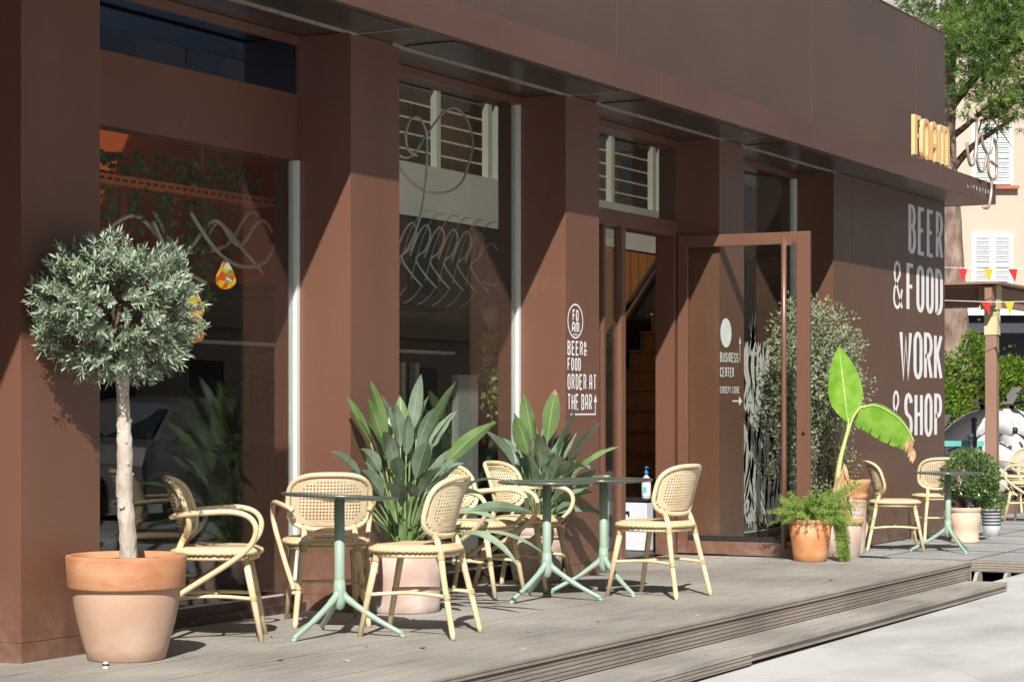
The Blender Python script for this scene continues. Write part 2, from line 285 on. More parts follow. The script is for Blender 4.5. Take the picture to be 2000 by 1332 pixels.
# ---------------------------------------------------------------- mesh builder
def V(*a): return Vector(a)
class MB:
    def __init__(s): s.v = []; s.f = []; s.mi = []; s.sm = []
    def add(s, vs, fs, mi=0, smooth=False):
        o = len(s.v); s.v += [tuple(p) for p in vs]
        for f in fs: s.f.append([i + o for i in f]); s.mi.append(mi); s.sm.append(smooth)
    def box(s, x0, x1, y0, y1, z0, z1, mi=0, mat=None):
        vs = [V(x, y, z) for z in (z0, z1) for y in (y0, y1) for x in (x0, x1)]
        if mat: vs = [mat @ p for p in vs]
        s.add(vs, [(0, 2, 3, 1), (4, 5, 7, 6), (0, 1, 5, 4), (1, 3, 7, 5), (3, 2, 6, 7), (2, 0, 4, 6)], mi)
        return s
    def bar(s, a, b, w, h, mi=0, up=V(0, 0, 1)):
        a, b = Vector(a), Vector(b); d = (b - a).normalized()
        if abs(d.dot(up)) > .95: up = V(1, 0, 0)
        x = d.cross(up).normalized(); y = x.cross(d).normalized()
        vs = [p + x * sx * w / 2 + y * sy * h / 2 for p in (a, b) for sx, sy in ((-1, -1), (1, -1), (1, 1), (-1, 1))]
        s.add(vs, [(3, 2, 1, 0), (4, 5, 6, 7), (0, 1, 5, 4), (1, 2, 6, 5), (2, 3, 7, 6), (3, 0, 4, 7)], mi); return s
    def tube(s, pts, rad, n=8, closed=False, mi=0, flat=1.0, cap=True):
        pts = [Vector(p) for p in pts]; m = len(pts)
        rs = rad if isinstance(rad, (list, tuple)) else [rad] * m
        prev = None; rings = []
        for i, p in enumerate(pts):
            if closed: t = pts[(i + 1) % m] - pts[i - 1]
            else: t = pts[min(i + 1, m - 1)] - pts[max(i - 1, 0)]
            t = t.normalized() if t.length > 1e-9 else V(0, 0, 1)
            if prev is None:
                u = V(0, 0, 1) if abs(t.z) < .9 else V(1, 0, 0)
                x = t.cross(u).normalized()
            else:
                x = (prev - t * prev.dot(t)).normalized()
            prev = x; y = t.cross(x).normalized()
            rings.append([p + (x * cos(2 * pi * k / n) + y * sin(2 * pi * k / n) * flat) * rs[i] for k in range(n)])
        vs = [q for r in rings for q in r]; fs = []
        for i in range(m if closed else m - 1):
            j = (i + 1) % m
            off = 0
            if closed and j == 0:
                d0 = min(range(n), key=lambda o: (rings[0][o] - rings[i][0]).length); off = d0
            for k in range(n):
                fs.append((i * n + k, i * n + (k + 1) % n, j * n + (k + 1 + off) % n, j * n + (k + off) % n))
        if not closed and cap: fs += [tuple(range(n))[::-1], tuple((m - 1) * n + k for k in range(n))]
        s.add(vs, fs, mi, True); return s
    def lathe(s, prof, c=(0, 0, 0), n=40, mi=0, wob=0, smooth=True):
        cx, cy, cz = c; vs = []
        for r, z in prof:
            for k in range(n):
                a = 2 * pi * k / n; rr = r * (1 + wob * sin(3 * a + z * 9))
                vs.append((cx + rr * cos(a), cy + rr * sin(a), cz + z))
        fs = [(i * n + k, i * n + (k + 1) % n, (i + 1) * n + (k + 1) % n, (i + 1) * n + k) for i in range(len(prof) - 1) for k in range(n)]
        if prof[0][0] > 1e-4: fs.append(tuple(range(n))[::-1])
        if prof[-1][0] > 1e-4: fs.append(tuple((len(prof) - 1) * n + k for k in range(n)))
        s.add(vs, fs, mi, smooth); return s
    def blade(s, base, d, side, L, W, n=6, droop=.3, fold=.25, mi=0, rib=None, peak=.42, ribw=.06, tipw=0.0, wave=0):
        """leaf blade from base along d, drooping; side = width direction"""
        base = Vector(base); d = Vector(d).normalized(); side = Vector(side); side = (side - d * side.dot(d)).normalized()
        p = base.copy(); rows = []; dd = d.copy()
        for i in range(n + 1):
            t = i / n
            up = side.cross(dd).normalized()
            e = (t / peak) if t < peak else (1 - t) / (1 - peak)
            wd = W * .5 * (sin(e * pi / 2) ** .8 * (1 - tipw) + tipw) if 0 < t < 1 else W * .5 * (.06 if t == 0 else .02)
            wv = wave * sin(t * 23) * wd
            rows.append((p - side * wd + up * (wd * fold + wv), p - side * wd * ribw, p + side * wd * ribw, p + side * wd + up * (wd * fold - wv)))
            dd = (dd + V(0, 0, -droop / n)).normalized(); p = p + dd * (L / n)
        vs = [q for r in rows for q in r]; o = len(s.v); s.v += [tuple(q) for q in vs]
        for i in range(n):
            for k in range(3):
                s.f.append([o + i * 4 + k, o + i * 4 + k + 1, o + i * 4 + k + 5, o + i * 4 + k + 4])
                s.mi.append(rib if (k == 1 and rib is not None) else mi); s.sm.append(True)
        return s
    def leaflet(s, p, d, side, L, W, mi=0, fold=.2):
        p = Vector(p); up = side.cross(d).normalized() * (W * fold)
        s.add([p, p + d * L * .45 - side * W * .5 + up, p + d * L, p + d * L * .45 + side * W * .5 + up], [(0, 1, 2, 3)], mi, False)
        return s
    def oblong(s, p, d, side, L, W, mi=0, fold=.2):
        p = Vector(p); u = side.cross(d).normalized() * (W * fold); h = side * W * .5
        s.add([p, p + d * L * .22 - h * .8 + u, p + d * L * .72 - h * .95 + u, p + d * L, p + d * L * .72 + h * .95 + u, p + d * L * .22 + h * .8 + u], [(0, 1, 2, 3), (0, 3, 4, 5)], mi, False)
        return s
    def build(s, name, mats, parent=None, **kw):
        me = bpy.data.meshes.new(name); me.from_pydata(s.v, [], s.f)
        if not isinstance(mats, (list, tuple)): mats = [mats]
        for m in mats: me.materials.append(M[m] if isinstance(m, str) else m)
        me.polygons.foreach_set('material_index', s.mi); me.polygons.foreach_set('use_smooth', s.sm); me.update()
        o = bpy.data.objects.new(name, me); sc.collection.objects.link(o)
        if parent: o.parent = parent
        for k, v in kw.items(): o[k] = v
        return o

def thing(name, label, cat, loc=(0, 0, 0), rz=0, group=None):
    o = bpy.data.objects.new(name, None); sc.collection.objects.link(o); o.location = loc; o.rotation_euler = (0, 0, rz)
    o['label'] = label; o['category'] = cat; o.empty_display_size = .1
    if group: o['group'] = group
    return o
def dup(root, loc, rz, label, group=None):
    r = root.copy(); sc.collection.objects.link(r); r.location = loc; r.rotation_euler = (0, 0, rz); r['label'] = label
    if group: r['group'] = group
    for ch in list(root.children):
        c = ch.copy(); sc.collection.objects.link(c); c.parent = r
        for g in ch.children:
            d = g.copy(); sc.collection.objects.link(d); d.parent = c
    return r
def bevel(o, w=.004, seg=2):
    b = o.modifiers.new('bevel', 'BEVEL'); b.width = w; b.segments = seg; b.limit_method = 'ANGLE'; return o
def spline(pts, n=8, closed=False):
    pts = [Vector(p) for p in pts]; out = []; m = len(pts)
    for i in range(m if closed else m - 1):
        if closed: a, b, c, d = pts[i - 1], pts[i], pts[(i + 1) % m], pts[(i + 2) % m]
        else: a, b, c, d = pts[max(i - 1, 0)], pts[i], pts[i + 1], pts[min(i + 2, m - 1)]
        for k in range(n):
            t = k / n
            out.append(.5 * ((2 * b) + (c - a) * t + (2 * a - 5 * b + 4 * c - d) * t * t + (3 * b - a - 3 * c + d) * t ** 3))
    if not closed: out.append(pts[-1])
    return out
def rv():
    while True:
        v = V(R.uniform(-1, 1), R.uniform(-1, 1), R.uniform(-1, 1))
        if .05 < v.length < 1: return v.normalized()

# ---------------------------------------------------------------- stroke lettering
def arc(cx, cy, rx, ry, a0, a1, n=8):
    return [(cx + rx * cos(radians(a0 + (a1 - a0) * i / n)), cy + ry * sin(radians(a0 + (a1 - a0) * i / n))) for i in range(n + 1)]
def O_(): return [arc(.5, .78, .5, .22, 0, 180) + arc(.5, .22, .5, .22, 180, 360) + [(1, .78)]]
FONT = {
 'O': O_(), 'B': [[(0, 0), (0, 1), (.5, 1)] + arc(.55, .78, .4, .22, 90, -90, 6) + [(0, .55)], [(0, .55), (.5, .55)] + arc(.55, .275, .45, .275, 90, -90, 6) + [(0, 0)]],
 'E': [[(1, 1), (0, 1), (0, 0), (1, 0)], [(0, .52), (.8, .52)]], 'F': [[(1, 1), (0, 1), (0, 0)], [(0, .52), (.82, .52)]],
 'R': [[(0, 0), (0, 1), (.5, 1)] + arc(.5, .75, .5, .25, 90, -90, 6) + [(0, .5)], [(.5, .5), (1, 0)]],
 'D': [[(0, 0), (0, 1), (.35, 1)] + arc(.35, .7, .65, .3, 90, 0, 5) + arc(.35, .3, .65, .3, 0, -90, 5) + [(0, 0)]],
 'W': [[(0, 1), (.25, 0), (.5, .85), (.75, 0), (1, 1)]], 'K': [[(0, 0), (0, 1)], [(1, 1), (.05, .42)], [(.28, .6), (1, 0)]],
 'S': [arc(.5, .76, .5, .24, 10, 180, 6) + [(.02, .66), (.15, .55), (.85, .43), (.98, .32)] + arc(.5, .24, .5, .24, 0, -170, 7)],
 'H': [[(0, 0), (0, 1)], [(1, 0), (1, 1)], [(0, .52), (1, .52)]], 'P': [[(0, 0), (0, 1), (.5, 1)] + arc(.5, .74, .5, .26, 90, -90, 6) + [(0, .48)]],
 'T': [[(0, 1), (1, 1)], [(.5, 1), (.5, 0)]], 'A': [[(0, 0), (0, .75)] + arc(.5, .75, .5, .25, 180, 0, 6) + [(1, 0)], [(0, .4), (1, .4)]],
 'U': [[(0, 1), (0, .22)] + arc(.5, .22, .5, .22, 180, 360, 6) + [(1, 1)]], 'N': [[(0, 0), (0, .78)] + arc(.5, .78, .5, .22, 180, 0, 6) + [(1, 0)]],
 'I': [[(.5, 0), (.5, 1)]], 'C': [arc(.5, .78, .5, .22, 0, 180, 6) + arc(.5, .22, .5, .22, 180, 360, 6)],
 'M': [[(0, 0), (0, .85)] + arc(.25, .85, .25, .15, 180, 0, 5) + [(.5, 0)], [(.5, .85)] + arc(.75, .85, .25, .15, 180, 0, 5) + [(1, 0)]],
 'L': [[(0, 1), (0, 0), (1, 0)]], 'Y': [[(0, 1), (.5, .5), (1, 1)], [(.5, .5), (.5, 0)]],
 '&': [[(1, 0), (.12, .68)] + arc(.42, .8, .32, .2, 200, -20, 8) + [(.1, .42)] + arc(.42, .22, .4, .22, 160, 320, 6) + [(1, .42)]],
}
def stroke(mb, pts, t, off, P):
    """mitred ribbon of width t through 2D pts; P maps (u, v, off) to 3D"""
    n = len(pts); L = []; Rr = []
    q = [pts[0]]
    for p in pts[1:]:
        if abs(p[0] - q[-1][0]) + abs(p[1] - q[-1][1]) > 1e-5: q.append(p)
    pts = q; n = len(pts)
    for i in range(n):
        def nrm(a, b):
            dx, dy = b[0] - a[0], b[1] - a[1]; l = sqrt(dx * dx + dy * dy); return (-dy / l, dx / l)
        if i == 0: m = nrm(pts[0], pts[1]); k = 1
        elif i == n - 1: m = nrm(pts[-2], pts[-1]); k = 1
        else:
            a = nrm(pts[i - 1], pts[i]); b = nrm(pts[i], pts[i + 1]); m = (a[0] + b[0], a[1] + b[1]); l = sqrt(m[0] ** 2 + m[1] ** 2) or 1
            m = (m[0] / l, m[1] / l); k = 1 / max(.45, m[0] * a[0] + m[1] * a[1])
        L.append((pts[i][0] + m[0] * t / 2 * k, pts[i][1] + m[1] * t / 2 * k)); Rr.append((pts[i][0] - m[0] * t / 2 * k, pts[i][1] - m[1] * t / 2 * k))
    vs = [P(a[0], a[1], off) for a in L] + [P(a[0], a[1], off) for a in Rr]
    mb.add(vs, [(i, i + 1, n + i + 1, n + i) for i in range(n - 1)])
def text(mb, s, u0, u1, v0, v1, t, P0, gap=.32, k_=1.0):
    """fit s into the box; t = stroke thickness"""
    v0 *= k_; v1 *= k_; P = lambda u, v, o: P0(u, v / k_, o)
    ws = {'I': .25, ' ': .35, '&': 1.0, 'W': 1.35, 'M': 1.25}
    tot = sum(ws.get(c, 1) for c in s) + gap * (len(s) - 1)
    un = (u1 - u0) / tot; x = u0; k = 0
    for c in s:
        cw = ws.get(c, 1) * un
        if c in FONT:
            for st in FONT[c]:
                pts = [(x + t / 2 + a * max(cw - t, .001), v0 + t / 2 + b * (v1 - v0 - t)) for a, b in st]
                if c in 'TEFLHK' or c == 'R' : pass
                stroke(mb, pts, t, .0004 * (k % 4), P); k += 1
        x += cw + gap * un
def wallP(y): return lambda u, v, o: (u, y - o, v)

# ---------------------------------------------------------------- ground
KS = dict(kind='structure')
mb = MB()
# street slab: falls gently away to the left of the steps, stops at the gap beside the paving
mb.add([(-60, -120, -.50), (16, -120, -.212), (16, 6.9, -.212), (-60, 6.9, -.50)], [(0, 1, 2, 3)])
mb.add([(16, -120, -.212), (18.02, -120, -.204), (18.02, 4.68, -.204), (16, 4.68, -.212)], [(0, 1, 2, 3)])
mb.build('street', 'street', **KS)
mb = MB(); g = 600
mb.add([(-g, -g, -.62), (g, -g, -.62), (g, g, -.62), (-g, g, -.62)], [(0, 1, 2, 3)])
mb.build('ground', 'pit', **KS)
mb = MB(); yy = [-120, 4.68, 5.5, 60]
mb.box(18.0, 400, -120, 60, -.21, -.13)
mb.box(16.10, 18.0, 5.3, 60, -.21, -.13)
pav = mb.build('paving', 'paving', **KS)
mb = MB()
for k in range(18): mb.box(18.0 + k * 1.2, 18.008 + k * 1.2, 2, 9.2, -.129, -.1265)
for k in range(7): mb.box(18.0, 38, 3.6 + k * .8, 3.606 + k * .8, -.1288, -.1262)
mb.build('paving_joints', 'pit', **KS)
mb = MB(); mb.box(17.93, 17.998, 4.30, 5.3, -.215, -.128); mb.box(17.96, 17.998, 2, 4.3, -.2, -.128)
mb.build('paving_edge_beam', 'riser', **KS)
mb = MB()
for y in (4.83, 5.08):
    mb.add([(17.7, y, -.5), (17.97, y, -.5), (17.97, y, -.216), (17.85, y, -.216), (17.7, y, -.36),
            (17.7, y + .03, -.5), (17.97, y + .03, -.5), (17.97, y + .03, -.216), (17.85, y + .03, -.216), (17.7, y + .03, -.36)],
           [(0, 1, 2, 3, 4), (9, 8, 7, 6, 5)] + [(i, (i + 1) % 5 + 0, (i + 1) % 5 + 5, i + 5) for i in range(5)])
mb.build('paving_support', 'greypaint', **KS)
# deck: separate boards running along the facade
mb = MB(); y = 4.66; i = 0
while y < 6.97:
    w_ = .138; x = -3 - R.random() * 3
    while x < 16.09:
        x2 = min(x + R.choice([2.4, 3.0, 3.6]), 16.09); dz = R.uniform(-.0012, .0012)
        if 16.09 - x2 < .5: x2 = 16.09
        mb.box(x + .0015, x2 - .0015, y, min(y + w_, 6.985), -.028, dz); x = x2
    y += w_ + .0026; i += 1
deck = mb.build('deck', 'deck', **KS)
mb = MB(); mb.box(-6, 16.07, 4.67, 6.98, -.2, -.03); mb.box(-6, 15.95, 4.4, 4.66, -.185, -.166); mb.build('deck_substructure', 'pit', **KS)
mb = MB()
xs = [-6, -2.2, 1.5, 5.2, 8.1, 10.3, 12.2, 14.1, 16.09]
for a, b in zip(xs, xs[1:]):
    mb.box(a + .001, b - .001, 4.635, 4.659, -.030, -.001 + R.uniform(-.001, .001))
    mb.box(a + .001, b - .001, 4.645, 4.667, -.137, -.0315)
mb.box(16.091, 16.11, 4.64, 6.98, -.2, -.002)
mb.build('deck_riser', 'riser', **KS)
mb = MB(); xs = [-6, -1.5, 2.6, 6.4, 10.85, 13.6, 15.98]
for a, b in zip(xs, xs[1:]):
    mb.box(a + .001, b - .001, 4.335, 4.480, -.166, -.140 + R.uniform(-.001, .001)); mb.box(a + .001, b - .001, 4.485, 4.640, -.166, -.140)
mb.build('deck_step', 'deck', **KS)
mb = MB()
for a, b in zip(xs, xs[1:]):
    lo = -.2185 if b < 10.9 else -.206
    mb.box(a + .001, b - .001, 4.345 if b > 10.9 else 4.338, 4.366, lo, -.1665)
mb.box(15.981, 15.998, 4.335, 4.64, -.205, -.141)
mb.build('step_riser', 'riser', **KS)

mb = MB(); r = random.Random(21)
for k in range(420):
    if k < 300: x, y, z = r.uniform(7.5, 16), r.uniform(4.7, 6.5) if r.random() < .6 else r.uniform(6.4, 6.9), .004
    elif k < 330: x, y, z = r.uniform(9, 15.9), r.uniform(4.36, 4.62), -.136
    else: x = r.uniform(10, 17.5); y = r.uniform(2.2, 4.25); z = -.212 - max(0, 16 - x) * .00379 + .004
    a = r.uniform(0, 6.28); L = r.uniform(.004, .016) if r.random() < .85 else r.uniform(.02, .045); d = V(cos(a), sin(a), r.uniform(0, .25)).normalized()
    mb.leaflet((x, y, z), d, V(-sin(a), cos(a), r.uniform(-.2, .2)).normalized(), L, L * r.uniform(.3, .7), r.choice([0, 0, 1]), .3)
mb.build('litter', ['dry', 'soil'], kind='stuff', label='crumbs, twigs and small dry leaves scattered on the deck and pavement', category='litter')

# ---------------------------------------------------------------- cafe building
PY, GY, XE = 6.594, 6.97, 21.9
cafe = thing('cafe_building', 'brown metal clad cafe with deep window bays, canopy and white wall lettering', 'building', (7.55, 6.6, 0))
CO = Matrix.Translation((-7.55, -6.6, 0))
def cpart(mb, name, mat, parent=None, **kw):
    if parent is None:
        o = mb.build(name, mat, cafe, **kw); o.location = (-7.55, -6.6, 0)
    else:
        o = mb.build(name, mat, parent, **kw)
    return o
piers = [(7.557, 8.118), (10.352, 10.888), (13.084, 13.606), (15.801, 16.32)]
for a, b in piers:
    mb = MB(); mb.box(a, b, PY, 7.12, .095, 3.318); mb.box(a - .004, b + .004, PY - .004, 7.12, 0, .091)
    mb.box(a + .002, b - .002, PY + .003, 7.1, .09, .096, 0)
    cpart(mb, 'pier', 'brown')
# far wall with seams
mb = MB(); sx = [18.475, 18.992, 20.90, XE]
for a, b in zip(sx, sx[1:]): mb.box(a + .003, b - .003, PY, 7.1, -.12, 3.318)
mb.box(18.48, XE - .004, PY + .012, 7.09, -.13, 3.31); mb.box(XE - .02, XE + .0, 7.1, 14, -.13, 5)
wall = cpart(mb, 'wall_panel', 'brown_wall')
# bay left of the first pier
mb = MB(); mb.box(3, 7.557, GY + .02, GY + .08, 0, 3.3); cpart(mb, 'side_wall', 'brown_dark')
# lintels above glass, up to soffit, and structure above
for a, b in ((8.118, 10.352), (10.888, 13.084), (13.606, 15.801), (16.32, 18.475)):
    mb = MB(); mb.box(a + .001, b - .001, GY - .03, 7.12, 3.266, 3.318); cpart(mb, 'lintel', 'brown')
mb = MB(); mb.box(8.119, 10.351, GY - .012, 7.08, 2.602, 2.985); cpart(mb, 'spandrel', 'brown')
mb = MB(); mb.box(8.13, 10.34, GY - .006, GY + .004, 2.988, 3.264); cpart(mb, 'transom_window', 'glass_blue')
mb = MB(); mb.box(8.13, 10.34, GY + .2, GY + .22, 2.95, 3.3); cpart(mb, 'transom_backing', 'slate')  # dark sheet added behind the transom glass so its reflection shows
# sills and glazing, one window per bay
def window(a, b, z0, z1, mat='glass', edge='alu', name='window'):
    f = MB()
    f.box(b - .030, b - .001, GY - .028, GY + .03, z0, z1); f.box(a + .001, a + .02, GY - .02, GY + .03, z0, z1)
    f.box(a + .02, b - .03, GY - .012, GY + .02, z0, z0 + .006)
    fr = cpart(f, name, edge)
    p = MB(); p.box(a + .02, b - .03, GY - .004, GY + .004, z0 + .007, z1 - .002); cpart(p, 'pane', mat, fr)
    f = MB(); f.box(a + .001, b - .001, GY - .05, 7.1, .001, .095); f.box(a + .001, b - .001, GY - .075, GY - .0495, .001, .05)
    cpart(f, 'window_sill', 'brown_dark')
    return fr
w1 = window(8.118, 10.352, .096, 2.60); w2 = window(10.888, 13.084, .096, 3.264); w3 = window(16.32, 18.475, .096, 3.264)
# canopy
mb = MB()
for a, b in ((-2, 8.9), (8.9, 13.72), (13.72, 18.019), (18.019, 20.3), (20.3, 22.3)):
    mb.box(a + .002, b - .002, 6.162, 6.20, 3.32, 3.532)
mb.box(22.262, 22.3, 6.2, 7.6, 3.32, 3.532)
mb.box(-2, 7.64, 5.62, 6.161, 3.32, 3.532)  # deeper canopy stretch out of view, added to shade the first pier
can = cpart(mb, 'canopy_fascia', 'fascia')
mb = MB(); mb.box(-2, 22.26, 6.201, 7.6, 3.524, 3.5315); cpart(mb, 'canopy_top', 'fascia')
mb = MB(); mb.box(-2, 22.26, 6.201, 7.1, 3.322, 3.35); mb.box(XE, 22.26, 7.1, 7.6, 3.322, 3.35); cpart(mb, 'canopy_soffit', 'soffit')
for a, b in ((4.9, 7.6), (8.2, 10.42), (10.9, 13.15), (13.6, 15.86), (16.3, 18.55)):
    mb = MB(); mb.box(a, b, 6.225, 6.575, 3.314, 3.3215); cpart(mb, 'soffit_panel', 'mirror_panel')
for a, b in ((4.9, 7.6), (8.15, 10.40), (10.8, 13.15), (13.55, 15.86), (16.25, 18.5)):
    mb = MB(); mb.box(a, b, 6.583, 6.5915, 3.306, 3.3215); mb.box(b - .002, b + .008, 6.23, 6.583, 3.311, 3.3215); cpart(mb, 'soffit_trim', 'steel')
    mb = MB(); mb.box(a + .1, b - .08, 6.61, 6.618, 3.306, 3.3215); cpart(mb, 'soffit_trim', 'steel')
# upper cladding
mb = MB(); ux = [-2, 3.6, 9.2, 13.9, 17.9, 20.9, XE + .01]
for a, b in zip(ux, ux[1:]): mb.box(a + .003, b - .003, 6.594, 6.64, 3.533, 5.085)
cl = cpart(mb, 'upper_cladding', 'perf')
mb = MB(); mb.box(-2, XE, 6.63, 6.66, 3.533, 5.07); mb.box(-2, XE + .02, 6.59, 6.75, 5.0855, 5.10)
mb.box(XE - .02, XE + .0, 6.66, 7.1, 3.35, 5.08); cpart(mb, 'parapet', 'brown_wall')
mb = MB(); mb.box(-2, XE, 6.66, 7.55, 4.9, 5.0); mb.box(-2, XE, 8.75, 14, 4.9, 5.0); mb.box(-2, 8.0, 7.55, 8.75, 4.9, 5.0); cpart(mb, 'roof', 'brown_wall')
mb = MB(); mb.box(8.0, XE, 7.55, 8.75, 4.94, 4.96); cpart(mb, 'added_skylight', 'added_skylight')  # unseen roof glazing, added to brighten the rooms inside
# lettering on the far wall
P = wallP(PY - .002)
mb = MB()
text(mb, 'BEER', 20.66, 21.83, 2.722, 3.21, .098, P, .2, 2.5)
text(mb, '&', 20.175, 20.49, 2.145, 2.62, .052, P, .2, 1.6); text(mb, 'FOOD', 20.60, 21.83, 2.142, 2.62, .098, P, .2, 2.5)
text(mb, 'WORK', 20.38, 21.815, 1.465, 1.947, .098, P, .16, 2.2)
text(mb, '&', 20.15, 20.43, .90, 1.35, .052, P, .2, 1.6); text(mb, 'SHOP', 20.53, 21.80, .883, 1.327, .098, P, .2, 2.5)
cpart(mb, 'wall_lettering', 'vinyl')
def ring(mb, cx, cz, rx, rz, t, P, k=3): stroke(mb, arc(cx, cz, rx, rz, 0, 360, 36), t, .0003 * k, P)
mb = MB()
ring(mb, 13.226, 1.77, .115, .115, .011, P)
text(mb, 'FO', 13.185, 13.275, 1.77, 1.85, .012, P, .25); text(mb, 'AM', 13.175, 13.285, 1.69, 1.765, .012, P, .2)
stroke(mb, [(13.19, 1.678), (13.275, 1.678)], .007, 0, P)
text(mb, 'BEER&', 13.107, 13.406, 1.533, 1.634, .0135, P, .35); text(mb, 'FOOD', 13.107, 13.313, 1.427, 1.518, .0135, P, .35)
text(mb, 'ORDER AT', 13.107, 13.553, 1.297, 1.407, .0135, P, .35); text(mb, 'THE BAR', 13.107, 13.487, 1.156, 1.269, .0135, P, .3)
stroke(mb, [(13.155, 1.128), (13.54, 1.128), (13.54, 1.22)], .010, .0002, P)
mb.add([(13.515, PY - .003, 1.212), (13.565, PY - .003, 1.212), (13.54, PY - .003, 1.268)], [(0, 1, 2)])
cpart(mb, 'pier_lettering', 'vinyl')
mb = MB()
mb.add([(15.932 + .115 * cos(2 * pi * k / 40), PY - .0026, 1.775 + .117 * sin(2 * pi * k / 40)) for k in range(40)], [tuple(range(40))])
cpart(mb, 'pier_disc', 'vinyl')
mb = MB()
text(mb, 'BUSINESS', 15.811, 16.19, 1.539, 1.62, .0115, P, .4); cpart(mb, 'pier_lettering', 'vinyl'); mb = MB(); text(mb, 'CENTER', 15.811, 16.1, 1.421, 1.5, .0115, P, .4); cpart(mb, 'pier_lettering', 'vinyl'); mb = MB()
text(mb, 'CONCEPT STORE', 15.811, 16.216, 1.29, 1.347, .0075, P, .4)
cpart(mb, 'pier_lettering', 'vinyl'); mb = MB(); stroke(mb, [(16.228, 1.547), (16.228, 1.697)], .009, 0, P)
mb.add([(16.205, PY - .003, 1.695), (16.251, PY - .003, 1.695), (16.228, PY - .003, 1.756)], [(0, 1, 2)])
cpart(mb, 'pier_arrow', 'vinyl'); mb = MB(); stroke(mb, [(16.068, 1.23), (16.21, 1.23)], .012, 0, P)
mb.add([(16.205, PY - .003, 1.19), (16.275, PY - .003, 1.23), (16.205, PY - .003, 1.27)], [(0, 1, 2)])
cpart(mb, 'pier_arrow', 'vinyl')
mb = MB(); FP = lambda u, v, o: (u, 6.1595 - o, v)
for k, ch in enumerate('LIFESTORE'):
    mb = MB(); text(mb, ch, 21.24 + k * .107, 21.28 + k * .107, 3.405, 3.445, .009, FP); cpart(mb, 'fascia_letter', 'vinyl')

# door bay
mb = MB()
mb.box(13.607, 15.80, GY - .03, 7.1, 2.545, 2.665)            # transom bar
mb.box(13.607, 13.66, GY - .02, 7.05, 0, 2.544); mb.box(14.705, 14.775, GY - .035, GY + .03, 0, 2.544); mb.box(15.69, 15.80, GY - .03, 7.1, 0, 2.544)
mb.box(13.66, 14.715, GY - .02, 7.05, 0, .09); mb.box(14.42, 14.455, GY - .02, 7.02, .09, 2.544)
df = cpart(mb, 'door_frame', 'brown')
mb = MB(); mb.box(13.66, 14.42, GY + .002, GY + .01, .09, 2.544); mb.box(14.455, 14.715, GY + .002, GY + .01, .09, 2.544)
mb.box(13.607, 15.80, GY + .002, GY + .01, 2.665, 3.266); cpart(mb, 'pane', 'glass', df)
# the open leaf: hinge (15.76,6.93) to tip (15.80,5.83)
ang = atan2(5.83 - 6.93, 15.80 - 15.757)
leafM = Matrix.Translation((15.757, 6.93, 0)) @ Matrix.Rotation(ang, 4, 'Z')
LW = 1.101
def lb(mb, *a): mb.box(*a, mat=leafM)
mb = MB()
lb(mb, 0, .085, -.024, .024, .015, 2.55); lb(mb, LW - .105, LW, -.024, .024, .015, 2.55)
lb(mb, .086, LW - .106, -.024, .024, 2.455, 2.549); lb(mb, .086, LW - .106, -.024, .024, .016, .115)
door = bevel(cpart(mb, 'door', 'brown'), .004)
mb = MB(); lb(mb, .087, LW - .107, -.004, .004, .116, 2.454); cpart(mb, 'pane', 'glass_door', door)
mb = MB(); hx = LW - .19
for z in (2.44, .10): lb(mb, hx - .0, hx + .07, -.075, -.0245, z, z + .035)
mb.tube([leafM @ V(hx, -.075, z) for z in (.07, .8, 1.6, 2.50)], .021, 16)
cpart(mb, 'pull_handle', 'brown', door)
mb = MB(); mb.tube([leafM @ V(LW - .045, y, .98) for y in (-.024, -.036)], .014, 14); cpart(mb, 'lock', 'black', door)
mb = MB(); lb(mb, .09, LW - .11, -.012, -.006, .117, .16); cpart(mb, 'door_sweep', 'black', door)

# painted strokes on the third window
mb = MB()
for k in range(330):
    z0 = R.uniform(.16, 1.45); x0 = R.uniform(16.9, 18.2)
    if R.random() < .72: z0 = R.uniform(.12, .75)
    top = 1.55 + .4 * sin((x0 - 17) * 5); L = R.uniform(.25, .7); L = min(L, max(.15, 1.75 - z0)); wd = R.uniform(.015, .06)
    lean = R.uniform(-.12, .12) + (17.65 - x0) * .25 * L
    pts = []
    for i in range(7):
        t = i / 6; c = x0 + lean * t + .03 * sin(t * 5 + k); h = wd * sin(pi * min(1, t * .96 + .03)) ** .6
        pts.append((c, h, z0 + L * t))
    o = GY - .006 - .0002 * (k % 8)
    vs = [(c - h, o, z) for c, h, z in pts] + [(c + h, o, z) for c, h, z in pts]
    mb.add(vs, [(i, i + 1, 8 + i, 7 + i) for i in range(6)])
for k in range(9):
    a = radians(60 + k * 9 + R.uniform(-4, 4)); x0 = 17.35 + k * .03; L = R.uniform(.25, .42); wd = .03
    vs = []
    for sgn in (-1, 1):
        for i in range(6):
            t = i / 5; h = wd * sin(pi * min(1, t * .95 + .03)); vs.append((x0 + cos(a) * L * t + sgn * h, GY - .0055, 1.62 + sin(a) * L * t))
    mb.add(vs, [(i, i + 1, 7 + i, 6 + i) for i in range(5)])
cpart(mb, 'window_painting', 'vinyl_dim')

# interior
mb = MB()
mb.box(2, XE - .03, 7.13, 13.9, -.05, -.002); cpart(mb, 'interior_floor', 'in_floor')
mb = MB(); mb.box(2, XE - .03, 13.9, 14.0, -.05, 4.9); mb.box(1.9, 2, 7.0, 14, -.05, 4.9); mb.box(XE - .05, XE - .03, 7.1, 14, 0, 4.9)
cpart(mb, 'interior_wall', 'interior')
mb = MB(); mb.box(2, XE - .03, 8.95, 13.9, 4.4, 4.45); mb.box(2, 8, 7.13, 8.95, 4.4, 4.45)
cpart(mb, 'ceiling', 'interior')
